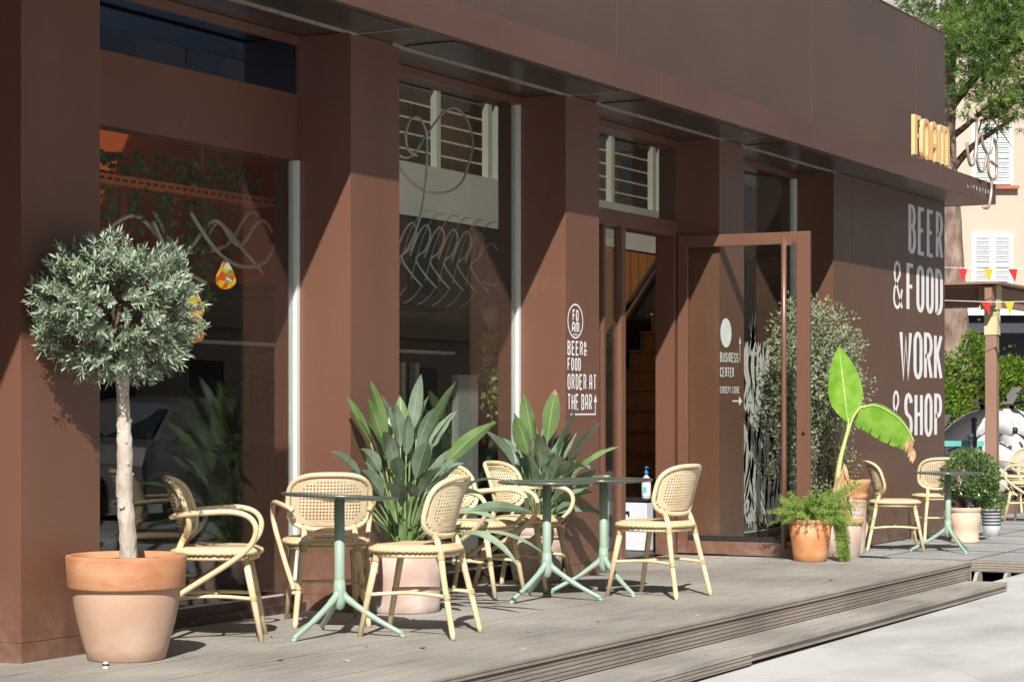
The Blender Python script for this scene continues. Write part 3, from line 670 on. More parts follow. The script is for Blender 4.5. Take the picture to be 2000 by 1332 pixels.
# partition in line with the stair: pine boards, white band, clerestory with rods
mb = MB(); mb.box(17.0, XE - .1, 9.2, 9.3, 0, 2.78)
for k in range(22): mb.box(17.1 + k * .2, 17.106 + k * .2, 9.196, 9.199, 0, 2.78, 1)
cpart(mb, 'pine_partition', ['pinewood', 'interior'])
mb = MB(); mb.box(12.2, 17.0, 9.2, 9.3, 0, 2.78); cpart(mb, 'lower_partition', 'interior')
mb = MB(); mb.box(12.2, XE - .1, 9.19, 9.31, 2.78, 3.225); cpart(mb, 'partition_band', 'pale_band')
mb = MB()
for x in (12.3, 14.0, 15.84, 16.75, 16.93, 17.30, 18.6, 19.3, 20.3, 20.5, 21.5): mb.box(x - .035, x + .035, 9.2, 9.26, 3.225, 4.2)
for k in range(6): mb.box(12.2, 21.8, 9.262, 9.272, 3.34 + k * .132, 3.356 + k * .132)
cpart(mb, 'clerestory_frame', 'pale_band')
mb = MB(); mb.box(12.2, 21.8, 9.6, 9.65, 3.2, 4.4); cpart(mb, 'clerestory_back', 'pinewood')
# bar room behind the first bay: red walls and shelf
mb = MB(); mb.box(8.0, 12.0, 9.0, 9.1, 1.9, 4.4); mb.box(10.95, 11.05, 7.35, 9.0, 1.95, 4.4); mb.box(8, 11.05, 7.3, 7.5, 2.75, 2.8)
cpart(mb, 'red_bulkhead', 'red_wall')
mb = MB()
for k in range(3): mb.tube(spline([(9.6 + .35 * k, 8.9, 2.7), (9.6 + .35 * k, 8.3, 2.7), (9.6 + .35 * k, 8.2, 2.62), (9.6 + .35 * k, 8.2, 2.1)], 6), .025, 8)
cpart(mb, 'pipe', 'orange_metal')
mb = MB(); mb.box(8.6, 10.9, 7.50, 7.505, 2.40, 2.455); mb.box(8.6, 10.9, 7.505, 7.75, 2.40, 2.405)
for k in range(34): mb.box(8.62 + k * .068, 8.655 + k * .068, 7.497, 7.4995, 2.422, 2.436, 1)
for x in (9.0, 10.3): mb.bar((x, 7.6, 2.45), (x, 7.6, 2.75), .012, .012)
cpart(mb, 'cable_tray', ['orange_metal', 'interior'])
mb = MB(); mb.box(11.7, 12.0, 7.6, 9.1, 0, 1.0); cpart(mb, 'counter', 'greypaint')
mb = MB(); mb.box(12.75, 13.03, 7.25, 7.30, .1, 1.4)
cpart(mb, 'grey_panel', 'greypaint')
mb = MB(); mb.box(11.0, 15.6, 9.0, 9.15, 1.98, 2.02); mb.box(11, 15.6, 8.9, 9.0, 1.62, 1.645, 1)
for k in range(7): mb.box(14.0 + k * .22, 14.06 + k * .22, 9.12, 9.18, .95, 1.55, 1)
cpart(mb, 'bar_shelf', ['brown_dark', 'alu'])
# staircase rising away from the door
mb = MB(); x = 17.3; z = 0
for k in range(14): mb.box(x, x + .30, 8.02, 9.10, z, z + .172); mb.box(x - .02, x + .3, 8.0, 9.10, z + .1725, z + .195); x += .27; z += .195
for k in range(0): pass
st = cpart(mb, 'staircase', 'pinewood')
mb = MB()
mb.add([(17.1, 9.11, 0), (21.0, 9.11, 2.75), (21.0, 9.11, 3.15), (17.1, 9.11, .33), (17.1, 9.17, 0), (21.0, 9.17, 2.75), (21.0, 9.17, 3.15), (17.1, 9.17, .33)],
       [(0, 1, 2, 3), (7, 6, 5, 4), (0, 3, 7, 4), (1, 5, 6, 2), (3, 2, 6, 7), (0, 4, 5, 1)])
cpart(mb, 'stringer', 'black', st)
mb = MB(); mb.tube([(18.2, 9.04, 1.43), (21.2, 9.04, 3.5)], .026, 8); mb.bar((20.35, 9.04, 1.9), (20.35, 9.04, 2.9), .05, .05); cpart(mb, 'handrail', 'black', st)
mb = MB(); mb.box(17.14, 17.145, 8.30, 8.38, .78, .98); nt_ = mb.build('leaflet', 'note', label='blue leaflet hanging in the stair doorway', category='leaflet')

# ---------------------------------------------------------------- rooftop letter signs
def letter_block(mb, s, u0, u1, v0, v1, t, y, th, k_=2.0):
    """thick letters cut from board"""
    v0 *= k_; v1 *= k_; ws = {'M': 1.4}; gap = .12; tot = sum(ws.get(c, 1) for c in s) + gap * (len(s) - 1); un = (u1 - u0) / tot; x = u0; k = 0
    for c in s:
        cw = ws.get(c, 1) * un
        for stx in FONT[c]:
            pts = [(x + t / 2 + a * (cw - t), v0 + t / 2 + b * (v1 - v0 - t)) for a, b in stx]
            f = MB(); stroke(f, pts, t, 0, lambda u, v, o: (u, y - .0006 * k, v / k_)); n = len(f.v)
            vs = list(f.v) + [(p[0], p[1] + th, p[2]) for p in f.v]
            h = n // 2
            fs = list(f.f) + [[i + n for i in q][::-1] for q in f.f]
            per = list(range(h)) + list(range(2 * h - 1, h - 1, -1))
            for i in range(len(per)): a, b = per[i], per[(i + 1) % len(per)]; fs.append([a, b, b + n, a + n])
            mb.add(vs, fs); k += 1
        x += cw + gap * un
fs_ = thing('letter_sign', 'pale wooden cut-out letters reading FOAM standing on the canopy edge', 'sign', (20.3, 6.23, 3.53))
xx = 19.73 - 20.3
for ch, wd in (('F', .235), ('O', .25), ('A', .25), ('M', .36)):
    mb = MB(); letter_block(mb, ch, xx, xx + wd, .035, .435, .078, 0, .035); mb.build('letter', 'wood_letters', fs_); xx += wd + .012
mb = MB()
mb.box(-.57, .56, .02, .045, .0, .045)
mb.build('fixing', 'steel', fs_)
JY = 6.12
def J(px, py):   # sign drawing read off at the canopy's front plane, metres
    u = 21.056 + (px - 1885) * (22.184 - 21.056) / 60.0; z = 3.98 - (py - 275) * .00545; return (u - 21.6, 0, z - 3.55)
js = thing('script_sign', 'bent steel tube sign in looping script at the canopy corner', 'sign', (21.6, JY, 3.55))
mb = MB()
mb.tube(spline([J(1887, 300), J(1888, 320), J(1893, 340), J(1900, 333), J(1904, 300), J(1905, 254), J(1897, 251)], 8), .016, 8)
mb.build('letter', 'steel', js)
mb = MB(); mb.tube(spline([J(1913, 274), J(1906, 290), J(1905, 320), J(1911, 345), J(1920, 338), J(1925, 312), J(1933, 300), J(1936, 274)], 8), .016, 8); mb.build('letter', 'steel', js)
mb = MB(); mb.tube(spline([J(1914, 275), J(1918, 296), J(1927, 312), J(1928, 340), J(1934, 352), J(1943, 345), J(1945, 300), J(1942, 280), J(1936, 273)], 8), .016, 8)
mb.tube(spline([J(1931, 318), J(1938, 322), J(1946, 324)], 4), .016, 8); mb.build('letter', 'steel', js)
mb = MB(); mb.tube(spline([J(1934, 350), J(1934, 375), J(1930, 402), J(1925, 411), J(1918, 411)], 8), .016, 8); mb.build('letter', 'steel', js)

# ---------------------------------------------------------------- rattan chairs
def sq(u, a, b, e=.62):
    c, s_ = cos(u), sin(u); return (a * (abs(c) ** e) * (1 if c >= 0 else -1), b * (abs(s_) ** e) * (1 if s_ >= 0 else -1))
def backpt(y, zz, off=0):
    return V(-.218 - .045 * (zz / .15) + .085 * (y / .225) ** 2 + off, y, .665 + zz)
def wrap(mb, pts, r_):
    a, b = Vector(pts[0]), Vector(pts[1]); q = [a.lerp(b, i / 8) for i in range(9)]
    mb.tube(q, [r_ - (.0012 if i % 2 else 0) for i in range(9)], 10, mi=1)
M['binding'] = pbr('rattan_binding', (.50, .36, .19), .6, var=.2, vs=40)
def make_chair(arms, label, loc, rz, group):
    t = thing('rattan_armchair' if arms else 'rattan_chair', label, 'chair', loc, rz, group)
    # seat
    mb = MB(); n = 56; prof = [(0, .472), (.6, .474), (.86, .472), (.95, .466), (1.0, .452), (.985, .438), (.9, .432), (0, .432)]
    vs = []
    for r, z in prof:
        for k in range(n):
            x, y = sq(2 * pi * k / n, .225, .225, .8); zz = z + (.003 * sin(k * pi) if r > .9 else 0)
            vs.append((x * r + .005, y * r * (1 + .06 * (x > 0) * x / .225), zz))
    fs = [(i * n + k, i * n + (k + 1) % n, (i + 1) * n + (k + 1) % n, (i + 1) * n + k) for i in range(len(prof) - 1) for k in range(n)]
    mb.add(vs, fs, 0, True)
    # wrapped edge
    m = 168; pts = []; rad = []
    for k in range(m):
        x, y = sq(2 * pi * k / m, .222, .222, .8); pts.append((x + .005, y * (1 + .06 * (x > 0) * x / .225), .446)); rad.append(.0115 + (.0035 if k % 3 else -.002))
    mb.tube(pts, rad, 6, True)
    mb.build('seat', 'seatweave', t)
    mb = MB(); pts = [V(sq(2 * pi * k / 48, .205, .205, .8)[0] + .005, sq(2 * pi * k / 48, .205, .205, .8)[1], .420) for k in range(48)]
    mb.tube(pts, .0125, 8, True); mb.build('seat_frame', 'rattan', t)
    # legs
    for sg in (-1, 1):
        mb = MB(); mb.tube([(.155, sg * .165, .425), (.19, sg * .178, .25), (.24, sg * .192, .0)], [.019, .0175, .0135], 10); wrap(mb, [(.157, sg * .166, .42), (.163, sg * .168, .385)], .0205); wrap(mb, [(.196, sg * .179, .225), (.2, sg * .180, .205)], .0185); mb.build('leg', ['rattan', 'binding'], t)
        mb = MB(); mb.tube(spline([(-.142, sg * .135, .535), (-.168, sg * .138, .48), (-.186, sg * .145, .42), (-.198, sg * .155, .35), (-.235, sg * .178, .18), (-.275, sg * .198, 0)], 4),
                           [.0165] * 9 + [.018] * 4 + [.016] * 5 + [.0155] * 2 + [.0135], 10); wrap(mb, [(-.142, sg * .135, .532), (-.156, sg * .1365, .505)], .019); wrap(mb, [(-.182, sg * .143, .435), (-.190, sg * .148, .395)], .0205); wrap(mb, [(-.229, sg * .174, .228), (-.234, sg * .177, .2)], .0185); mb.build('leg', ['rattan', 'binding'], t)
    mb = MB()
    for sg in (-1, 1): mb.tube(spline([(.20, sg * .18, .215), (.05, sg * .15, .225), (-.08, sg * .15, .225), (-.225, sg * .17, .215)], 5), .0095, 8)
    mb.tube([(.0, -.15, .226), (.0, .15, .226)], .0095, 8)
    mb.build('stretcher', 'rattan', t)
    # back: outer pole, inner pole, cane
    mb = MB(); N = 64; a, b = .222, .148
    mb.tube([backpt(*sq(2 * pi * k / N, a, b)) for k in range(N)], .0145, 9, True)
    mb.tube([backpt(*sq(2 * pi * k / N, a - .026, b - .026), off=.004) for k in range(N)], .0075, 7, True)
    mb.tube([backpt(*sq(2 * pi * k / N, a - .038, b - .038), off=.003) for k in range(N)], .0045, 6, True)
    mb.build('back_frame', 'rattan', t)
    mb = MB(); p = .0178; A, B = a - .020, b - .020; h = .0056
    def inside(y, z): return (abs(y) / A) ** 3.2 + (abs(z) / B) ** 3.2 < 1
    ny = int(A / p) + 1; nz = int(B / p) + 1
    for i in range(-ny, ny + 1):
        for j in range(-nz, nz + 1):
            cy, cz = i * p, j * p
            if not inside(cy * .96, cz * .96): continue
            cl = lambda y, z: backpt(max(-A, min(A, y)), max(-B, min(B, z)))
            o8 = [(-.5, -.5), (.5, -.5), (.5, .5), (-.5, .5)]
            out = [cl(cy + x_ * p, cz + z_ * p) for x_, z_ in o8]
            if inside(cy * 1.17, cz * 1.17):
                q = [(cos(pi / 4 + k * pi / 4), sin(pi / 4 + k * pi / 4)) for k in range(8)]
                inn = [cl(cy + q[(k + 4) % 8][0] * h, cz + q[(k + 4) % 8][1] * h) for k in range(8)]
                # corners at odd ring indices 0,2,4,6 match square corners
                mb.add(out + inn, [(0, 1, 6, 5, 4), (1, 2, 8, 7, 6), (2, 3, 10, 9, 8), (3, 0, 4, 11, 10)], 0, False)
            else: mb.add(out, [(0, 1, 2, 3)], 0, False)
    o = mb.build('back_cane', 'cane', t)
    sd = o.modifiers.new('thick', 'SOLIDIFY'); sd.thickness = .003
    if arms:
        for sg in (-1, 1):
            mb = MB()
            mb.tube(spline([(-.215, sg * .205, .625), (-.14, sg * .232, .640), (0, sg * .26, .652), (.11, sg * .272, .652), (.185, sg * .274, .625), (.215, sg * .27, .565), (.185, sg * .255, .485),
                            (.09, sg * .238, .405), (-.05, sg * .222, .315), (-.225, sg * .198, .205)], 6), .0145, 9)
            mb.build('arm', 'rattan', t)
    return t
def weave():
    m, n, l, b = nt('woven_seat'); b.inputs['Roughness'].default_value = .65
    tc = n.new('ShaderNodeTexCoord'); sp = n.new('ShaderNodeSeparateXYZ'); l.new(tc.outputs['Object'], sp.inputs[0])
    v = n.new('ShaderNodeTexChecker'); v.inputs['Scale'].default_value = 90; l.new(tc.outputs['Object'], v.inputs[0])
    v.inputs[1].default_value = (.66, .51, .30, 1); v.inputs[2].default_value = (.46, .33, .17, 1)
    nz = n.new('ShaderNodeTexNoise'); nz.inputs['Scale'].default_value = 14; l.new(tc.outputs['Object'], nz.inputs[0])
    mc = n.new('ShaderNodeMix'); mc.data_type = 'RGBA'; l.new(nz.outputs[0], mc.inputs[0]); l.new(v.outputs[0], mc.inputs[6]); mc.inputs[7].default_value = (.70, .57, .37, 1)
    l.new(mc.outputs[2], b.inputs['Base Color'])
    bp = n.new('ShaderNodeBump'); bp.inputs['Strength'].default_value = .5; bp.inputs['Distance'].default_value = .003
    l.new(v.outputs['Fac'], bp.inputs['Height']); l.new(bp.outputs[0], b.inputs['Normal']); return m
M['seatweave'] = weave()
CG = 'pale rattan cafe chairs round the green tables'
cA = make_chair(True, 'rattan armchair behind the big olive pot, back against the glass', (8.86, 6.45, 0), radians(-58), CG)
cD = make_chair(False, 'armless rattan chair right of the foremost green table, its back turned to the street', (9.51, 5.65, 0), radians(98.8), CG)
dup(cA, (9.80, 6.40, 0), radians(39.7), 'rattan armchair seen from behind, between the foremost green table and the broad brown pier', CG)
dup(cA, (11.66, 6.50, 0), radians(-90), 'rattan armchair half hidden by the front plant and the nearer armless chair', CG)
dup(cA, (12.28, 6.48, 0), radians(-88), 'rattan armchair in front of the squat pot of the second bird of paradise plant', CG)
dup(cD, (12.19, 5.51, 0), radians(81.3), 'armless rattan chair nearest the steps, in front of the open glass door', CG)
dup(cD, (18.93, 6.17, -.13), radians(-64), 'armless rattan chair in profile beside the slim terracotta urn', CG)
dup(cD, (20.54, 6.26, -.13), radians(32), 'armless rattan chair with its back square to us, against the lettered wall', CG)

# ---------------------------------------------------------------- green tripod tables
def make_table(loc, rz, label, group):
    t = thing('bistro_table', label, 'table', loc, rz, group)
    mb = MB()
    mb.tube([(0, 0, .22), (0, 0, .30), (0, 0, .695)], [.029, .027, .027], 18)
    mb.lathe([(.0, .13), (.024, .145), (.034, .18), (.033, .24), (.0275, .29)], (0, 0, 0), 20)
    mb.build('column', 'mint', t)
    for k in range(3):
        a = k * 2 * pi / 3; d = V(cos(a), sin(a), 0); mb = MB()
        pts = spline([d * .0 + V(0, 0, .255), d * .02 + V(0, 0, .215), d * .06 + V(0, 0, .178), d * .18 + V(0, 0, .098), d * .335 + V(0, 0, .014)], 5)
        mb.tube(pts, [.021] * 6 + [.0195] * 5 + [.0165] * 5 + [.014] * 4 + [.0115], 12); mb.tube([d * .33 + V(0, 0, .0), d * .333 + V(0, 0, .016)], .016, 12); mb.build('leg', 'mint', t)
    mb = MB(); n = 72; prof = [(0, .722), (.93, .722), (.965, .7255), (.99, .7245), (1.0, .718), (.985, .711), (.9, .707), (.45, .698), (.25, .688), (.0, .686)]
    vs = []
    for r, z in prof:
        for k in range(n):
            x, y = sq(2 * pi * k / n, .30, .30, .86); vs.append((x * r, y * r, z))
    mb.add(vs, [(i * n + k, i * n + (k + 1) % n, (i + 1) * n + (k + 1) % n, (i + 1) * n + k) for i in range(len(prof) - 1) for k in range(n)], 0, True)
    mb.build('tabletop', 'tabletop', t)
    return t
TG = 'mint green tripod bistro tables'
def wa(a):  # leg angle measured in (right, forward) of the view -> world
    return atan2(.8814 * sin(a) * 1 - 0, 1)
def legang(r, f): # direction given as right/forward components
    return atan2(f * .4723 - r * .8814, f * .8814 + r * .4723)
t1 = make_table((9.25, 5.96, 0), legang(.326, -.05), 'foremost mint green table with a slightly tipped dark top', TG)
dup(t1, (11.61, 5.98, 0), legang(.322, -.06), 'mint green table left of its twin, in front of the shared rattan armchairs', TG)
dup(t1, (12.19, 5.876, 0), legang(.166, -.27), 'mint green table nearest the doorway with the white box behind it', TG)
dup(t1, (18.97, 5.68, -.13), legang(.125, -.41), 'distant mint green table in front of the lettered wall', TG)
for c in t1.children:
    if c.name.startswith('tabletop'):
        c.rotation_euler = Matrix.Rotation(radians(2.2), 3, Vector((.8814, .4723, 0))).to_euler()
        Rm = Matrix.Rotation(radians(-legang(.326, -.05)), 3, 'Z') @ Matrix.Rotation(radians(2.6), 3, Vector((.8814, .4723, 0))) @ Matrix.Rotation(legang(.326, -.05), 3, 'Z')
        c.rotation_euler = (0, 0, 0)
        ax = Matrix.Rotation(-legang(.326, -.05), 3, 'Z') @ Vector((.8814, .4723, 0))
        ay = Matrix.Rotation(-legang(.326, -.05), 3, 'Z') @ Vector((.4723, -.8814, 0))
        q = Matrix.Translation((0, 0, .70)) @ Matrix.Rotation(radians(2.6), 4, ax) @ Matrix.Rotation(radians(-2.0), 4, ay) @ Matrix.Translation((0, 0, -.70))
        c.matrix_local = q

# ---------------------------------------------------------------- pots
def pot(name, label, loc, prof, mat, rimprof=None, rimmat=None, soil=None, group=None, cat='pot'):
    t = thing(name, label, cat, loc, 0, group); mb = MB(); mb.lathe(prof, n=56); mb.build('pot_body', mat, t)
    if rimprof: mb = MB(); mb.lathe(rimprof, n=56); mb.build('rim', rimmat or mat, t)
    if soil:
        mb = MB(); n = 28; rs, zs = soil; vs = [(0, 0, zs + .012)]
        for i in range(1, 5):
            for k in range(n): vs.append((rs * i / 4 * cos(2 * pi * k / n), rs * i / 4 * sin(2 * pi * k / n), zs + R.uniform(-.006, .008)))
        fs = [(0, 1 + k, 1 + (k + 1) % n) for k in range(n)] + [(1 + i * n + k, 1 + (i + 1) * n + k, 1 + (i + 1) * n + (k + 1) % n, 1 + i * n + (k + 1) % n) for i in range(3) for k in range(n)]
        mb.add(vs, fs, 0, True); mb.build('soil', 'soil', t)
    return t
P1 = (7.943, 6.295, 0)
pot('terracotta_pot', 'large pale terracotta pot with deep orange rim holding the olive tree', P1,
    [(.172, 0), (.180, .006), (.195, .06), (.225, .17), (.245, .27), (.250, .325), (.250, .345)], 'terra_pale',
    [(.249, .330), (.268, .334), (.272, .342), (.280, .474), (.277, .484), (.262, .487), (.252, .480), (.247, .43), (.246, .36)], 'terra', (.247, .455))
P2 = (10.57, 6.37, 0)
pot('planter', 'pinkish limed cylindrical pot holding the nearer bird of paradise plant', P2,
    [(.196, 0), (.205, .01), (.209, .05), (.212, .2), (.214, .33)], 'terra_lime', [(.213, .33), (.222, .332), (.224, .36), (.220, .372), (.204, .374), (.202, .30)], 'terra_lime', (.203, .345))
P3 = (12.85, 6.70, 0)
pot('planter', 'squat pinkish pot with ridged rim holding the farther bird of paradise plant', P3,
    [(.150, 0), (.158, .01), (.172, .1), (.184, .22), (.188, .30)], 'terra_lime', [(.187, .295), (.196, .298), (.197, .31), (.192, .316), (.196, .32), (.199, .36), (.194, .368), (.182, .37), (.18, .3)], 'terra_lime', (.181, .345))
P4 = (15.56, 5.74, 0)
pot('terracotta_pot', 'weathered orange terracotta pot with trailing fern at the door tip', P4,
    [(.118, 0), (.126, .004), (.136, .06), (.152, .18), (.165, .29)], 'terra_orange', [(.164, .285), (.170, .289), (.172, .318), (.168, .325), (.158, .325), (.155, .28)], 'terra_orange', (.157, .30))
P5 = (18.36, 6.36, -.13)
pot('terracotta_urn', 'slim tall terracotta urn with a flared rim beside the profile chair', P5,
    [(.085, 0), (.092, .008), (.10, .1), (.108, .3), (.114, .46), (.11, .50)], 'terra_lime', [(.109, .49), (.122, .50), (.124, .53), (.112, .545), (.12, .56), (.142, .62), (.15, .65), (.147, .665), (.137, .665), (.118, .60)], 'terra_orange', (.122, .62))
P6 = (16.6, 5.87, -.13)
pot('plant_pot', 'dark clay pot of the banana plant behind the fern', P6, [(.15, 0), (.17, .2), (.18, .38)], 'terra_lime', [(.179, .36), (.19, .365), (.19, .40), (.17, .40), (.17, .36)], 'terra_orange', (.171, .37))
P7 = (20.41, 5.94, -.13)
pot('flower_pot', 'beige clay pot with a foot ring under the round glossy bush', P7,
    [(.125, 0), (.135, .005), (.135, .03), (.125, .035), (.132, .15), (.148, .30)], 'beige_pot', [(.147, .295), (.153, .30), (.155, .335), (.150, .342), (.140, .342), (.138, .3)], 'beige_pot', (.139, .32))
t = pot('tin_planter', 'small white tin planter with dark stripes behind the bush', (21.62, 6.02, -.13), [(.085, 0), (.09, .1), (.10, .27), (.103, .275), (.096, .275), (.09, .2)], 'tin', None, None, (.094, .25))
mb = MB()
for k in range(5): mb.lathe([(.094 + .0021 * k, .11 + k * .033), (.0965 + .0021 * k, .115 + k * .033), (.0975 + .0021 * k, .124 + k * .033), (.095 + .0021 * k, .127 + k * .033)], n=40)
mb.build('stripe', 'slate', t)
P8 = (17.38, 6.42, -.13)
pot('plant_pot', 'dark pot of the tall grey-green shrub beside the banana plant', P8, [(.15, 0), (.18, .2), (.20, .40)], 'interior', [(.199, .38), (.208, .385), (.208, .42), (.19, .42), (.19, .38)], 'interior', (.19, .40))

def softy(mb, y0, y1):
    """foliage pressed back by the wall behind it"""
    for i, (x, y, z) in enumerate(mb.v):
        if y > y0: mb.v[i] = (x, y0 + (y1 - y0) * (1 - math.exp(-(y - y0) / (y1 - y0))), z)
# ---------------------------------------------------------------- olive tree
ot = thing('olive_tree', 'clipped olive standard with round silvery crown and pale trunk', 'tree', (P1[0], P1[1], .45))
mb = MB(); pts = spline([(.015, .0, -.02), (.008, .0, .15), (.0, .012, .32), (-.012, .0, .5), (-.01, .01, .68), (-.03, .0, .86), (-.03, .0, .98)], 5)
rr = [.043 - .016 * i / (len(pts) - 1) + R.uniform(-.0025, .0035) for i in range(len(pts))]
rr[0] = .052; mb.tube(pts, rr, 14)
for k in range(16):
    z = .2 + k * .05; a = R.uniform(0, 6.28); c = V(-.01, 0, z); d = V(cos(a), sin(a), .25)
    mb.tube([c + d * .02, c + d * .040], [.014, .006], 8)
mb.build('trunk', 'bark', ot)
CR = V(-.052, .044, 1.168)   # crown centre local (world z 1.64)
mbw = MB(); mbl = MB()
twigs = []
heads = [rv() for _ in range(120)]
for k in range(640):
    d = (heads[k % 120] + rv() * .16).normalized() if R.random() < .75 else rv(); rr_ = R.uniform(.55, 1.0) ** .5
    bump_ = 1 + .07 * sin(d.x * 7 + 1) * sin(d.y * 6) + .06 * sin(d.z * 8 + d.x * 5)
    p = V(d.x * .40, d.y * .40, d.z * .318) * rr_ * bump_
    if d.z < -.55: p.z = max(p.z, -.30)
    twigs.append((p, d, R.uniform(.07, .13) if R.random() > .06 else .19))
for i in range(9):
    d = rv(); d.z = abs(d.z) * .8 + .15; d.normalize(); mid = V(d.x * .18, d.y * .18, d.z * .16 - .05)
    mbw.tube(spline([V(-.0, 0, -.28), mid, V(d.x * .36, d.y * .36, d.z * .27)], 4), [.014, .013, .012, .011, .010, .008, .006, .005, .004], 6)
for p, d, L in twigs:
    ax = (d * 1.0 + rv() * .55 + V(0, 0, .25)).normalized(); q = p - ax * L * .6
    if rr_ > 0: mbw.tube([q - ax * .05, q + ax * L], [.0022, .0012], 3)
    s1 = ax.cross(rv()).normalized()
    for j in range(9):
        c = q + ax * L * (j / 8.0); s1 = (Matrix.Rotation(radians(85 + R.uniform(-15, 15)), 3, ax) @ s1)
        for sg in (-1, 1):
            dirn = (ax * R.uniform(.5, 1.0) + s1 * sg * .85 + rv() * .18).normalized()
            sd = dirn.cross(ax).normalized()
            mbl.oblong(c, dirn, sd, R.uniform(.030, .050), R.uniform(.009, .0125), 0 if R.random() < .78 else 1, .15)
    mbl.leaflet(q + ax * L, ax, s1, .05, .010, 0)
softy(mbl, .12, .23); softy(mbw, .1, .22)
ob = mbl.build('foliage', ['olive', 'olive_d'], ot); ob.location = CR
ob = mbw.build('branch', 'bark_dark', ot); ob.location = CR

# ---------------------------------------------------------------- bird of paradise plants
def strelitzia(label, loc, n, H, spread, seed, yk=1.0, extra=()):
    r = random.Random(seed); t = thing('bird_of_paradise_plant', label, 'plant', loc, 0, 'bird of paradise plants')
    ms = MB(); ml = MB()
    specs = []
    for k in range(n):
        a = k * 2.399 + r.uniform(-.3, .3); u = (k + .5) / n
        out = spread * (u ** .8) * r.uniform(.75, 1.1); h = H * (1 - .5 * u) * r.uniform(.72, 1.06)
        specs.append((a, out, h, r.uniform(.20, .33), r.uniform(.07, .105)))
    for s_ in extra: specs.append(s_)
    for a, out, h, L, Wd in specs:
        d = V(cos(a), sin(a) * yk, 0); base = V(cos(a) * .05, sin(a) * .05, 0)
        bl = h - L * .75; 
        top = base + d * out * .55 + V(0, 0, max(.12, bl))
        mid = base + d * out * .16 + V(0, 0, max(.06, bl * .5))
        pts = spline([base, mid, top], 4); ms.tube(pts, [.009, .0085, .008, .008, .007, .006, .006, .005, .005], 6)
        dr = (top - mid).normalized(); dr = (dr + d * .18 + V(0, 0, .0)).normalized()
        side = dr.cross(V(0, 0, 1)); side = side.normalized() if side.length > .1 else V(1, 0, 0)
        side = Matrix.Rotation(r.uniform(-1.25, 1.25), 3, dr) @ side
        br = 3 if r.random() < .25 else 0
        ml.blade(top, dr, side, L, Wd, 9, droop=r.uniform(.05, .8) + out * .9, fold=r.uniform(.15, .6), mi=(1 if br else 0), rib=2, peak=r.uniform(.36, .5), ribw=.055, wave=r.uniform(.02, .12))
    ms_ = ms
    # dry sheaths near the base
    for k in range(14):
        a = r.uniform(0, 6.28); d = V(cos(a), sin(a), .9).normalized()
        ml.blade(V(cos(a) * .06, sin(a) * .06, 0), d, d.cross(V(0, 0, 1)), r.uniform(.1, .2), .025, 5, .9, .3, mi=3)
    for k in range(0, len(ml.mi) - 27, 27):
        if r.random() < .16 and ml.mi[k] in (0, 1): 
            for q in range(k + 24, k + 27): ml.mi[q] = 3
    wl = 6.575 - loc[1]
    if loc[0] < 11: softy(ms, .10, wl); softy(ml, .08, wl)
    else: softy(ms, .15, .25); softy(ml, .15, .25)
    ms.build('stem', 'stem', t); ml.build('foliage', ['strel', 'strel2', 'midrib', 'dry'], t); return t
def lf(r, f, h, L=.36, W=.1):  # extra leaf given by screen-right and forward reach
    return (legang(r, f), sqrt(r * r + f * f), h, L, W)
strelitzia('tall spiky bird of paradise plant in the nearer pinkish pot', (P2[0], P2[1], .345), 52, .86, .48, 3, 1.0,
    [lf(-.26, -.15, .88, .34, .075), lf(-.2, -.1, .78, .3, .08), lf(.03, -.05, .95, .36, .085), lf(-.1, -.1, .92, .36, .075), lf(.18, -.1, .93, .38, .10), lf(.36, -.15, .8, .4, .09), lf(.5, -.2, .66, .4, .085),
     lf(.6, -.2, .55, .42, .07), lf(.66, -.3, .42, .46, .05), lf(.55, -.35, .32, .46, .05), lf(-.36, -.2, .68, .34, .085), lf(-.12, -.15, .84, .34, .09), lf(.1, -.15, .82, .32, .08), lf(-.05, -.2, .72, .32, .09)])
strelitzia('shorter bird of paradise plant with broad leaves in the farther squat pot', (P3[0], P3[1] - .03, .345), 56, .76, .34, 12, .9,
    [lf(-.05, -.1, .86, .36, .12), lf(.05, -.1, .88, .38, .12), lf(.15, -.1, .78, .38, .12), lf(.26, -.1, .74, .4, .1), lf(.34, -.15, .66, .4, .1), lf(.3, -.2, .5, .36, .1), lf(-.1, -.2, .76, .34, .12), lf(.0, -.25, .66, .32, .13), lf(.12, -.3, .6, .34, .13), lf(.25, -.3, .58, .3, .12), lf(-.25, -.15, .7, .36, .1)])

# ---------------------------------------------------------------- banana plant
bt = thing('banana_plant', 'young banana plant with one upright and one drooping torn bright leaf', 'plant', (P6[0], P6[1], .24))
def rf(r, f, z): return V(r * .4723 + f * .8814, -r * .8814 + f * .4723, z)   # screen-right, forward, up
mb = MB(); mb.tube(spline([rf(-.05, 0, -.02), rf(-.03, 0, .25), rf(.0, 0, .5), rf(.06, 0, .74), rf(.07, 0, .85)], 5), [.032, .03, .028, .027, .026, .025, .024, .023, .022, .021, .02, .018, .017, .016, .015, .013, .012, .010, .009, .008, .008], 10)
mb.tube(spline([rf(.06, 0, .70), rf(.10, 0, .84), rf(.16, 0, .93), rf(.2, 0, .945)], 5), .009, 8); mb.build('stem', 'banana_rib', bt)
mb = MB(); side = rf(1, .25, 0)
mb.blade(rf(.065, 0, .82), rf(-.12, .0, 1), side, .62, .30, 14, .0, .18, 0, 1, .36, .035, wave=.03); mb.build('leaf', ['banana', 'banana_rib'], bt)
mb = MB()
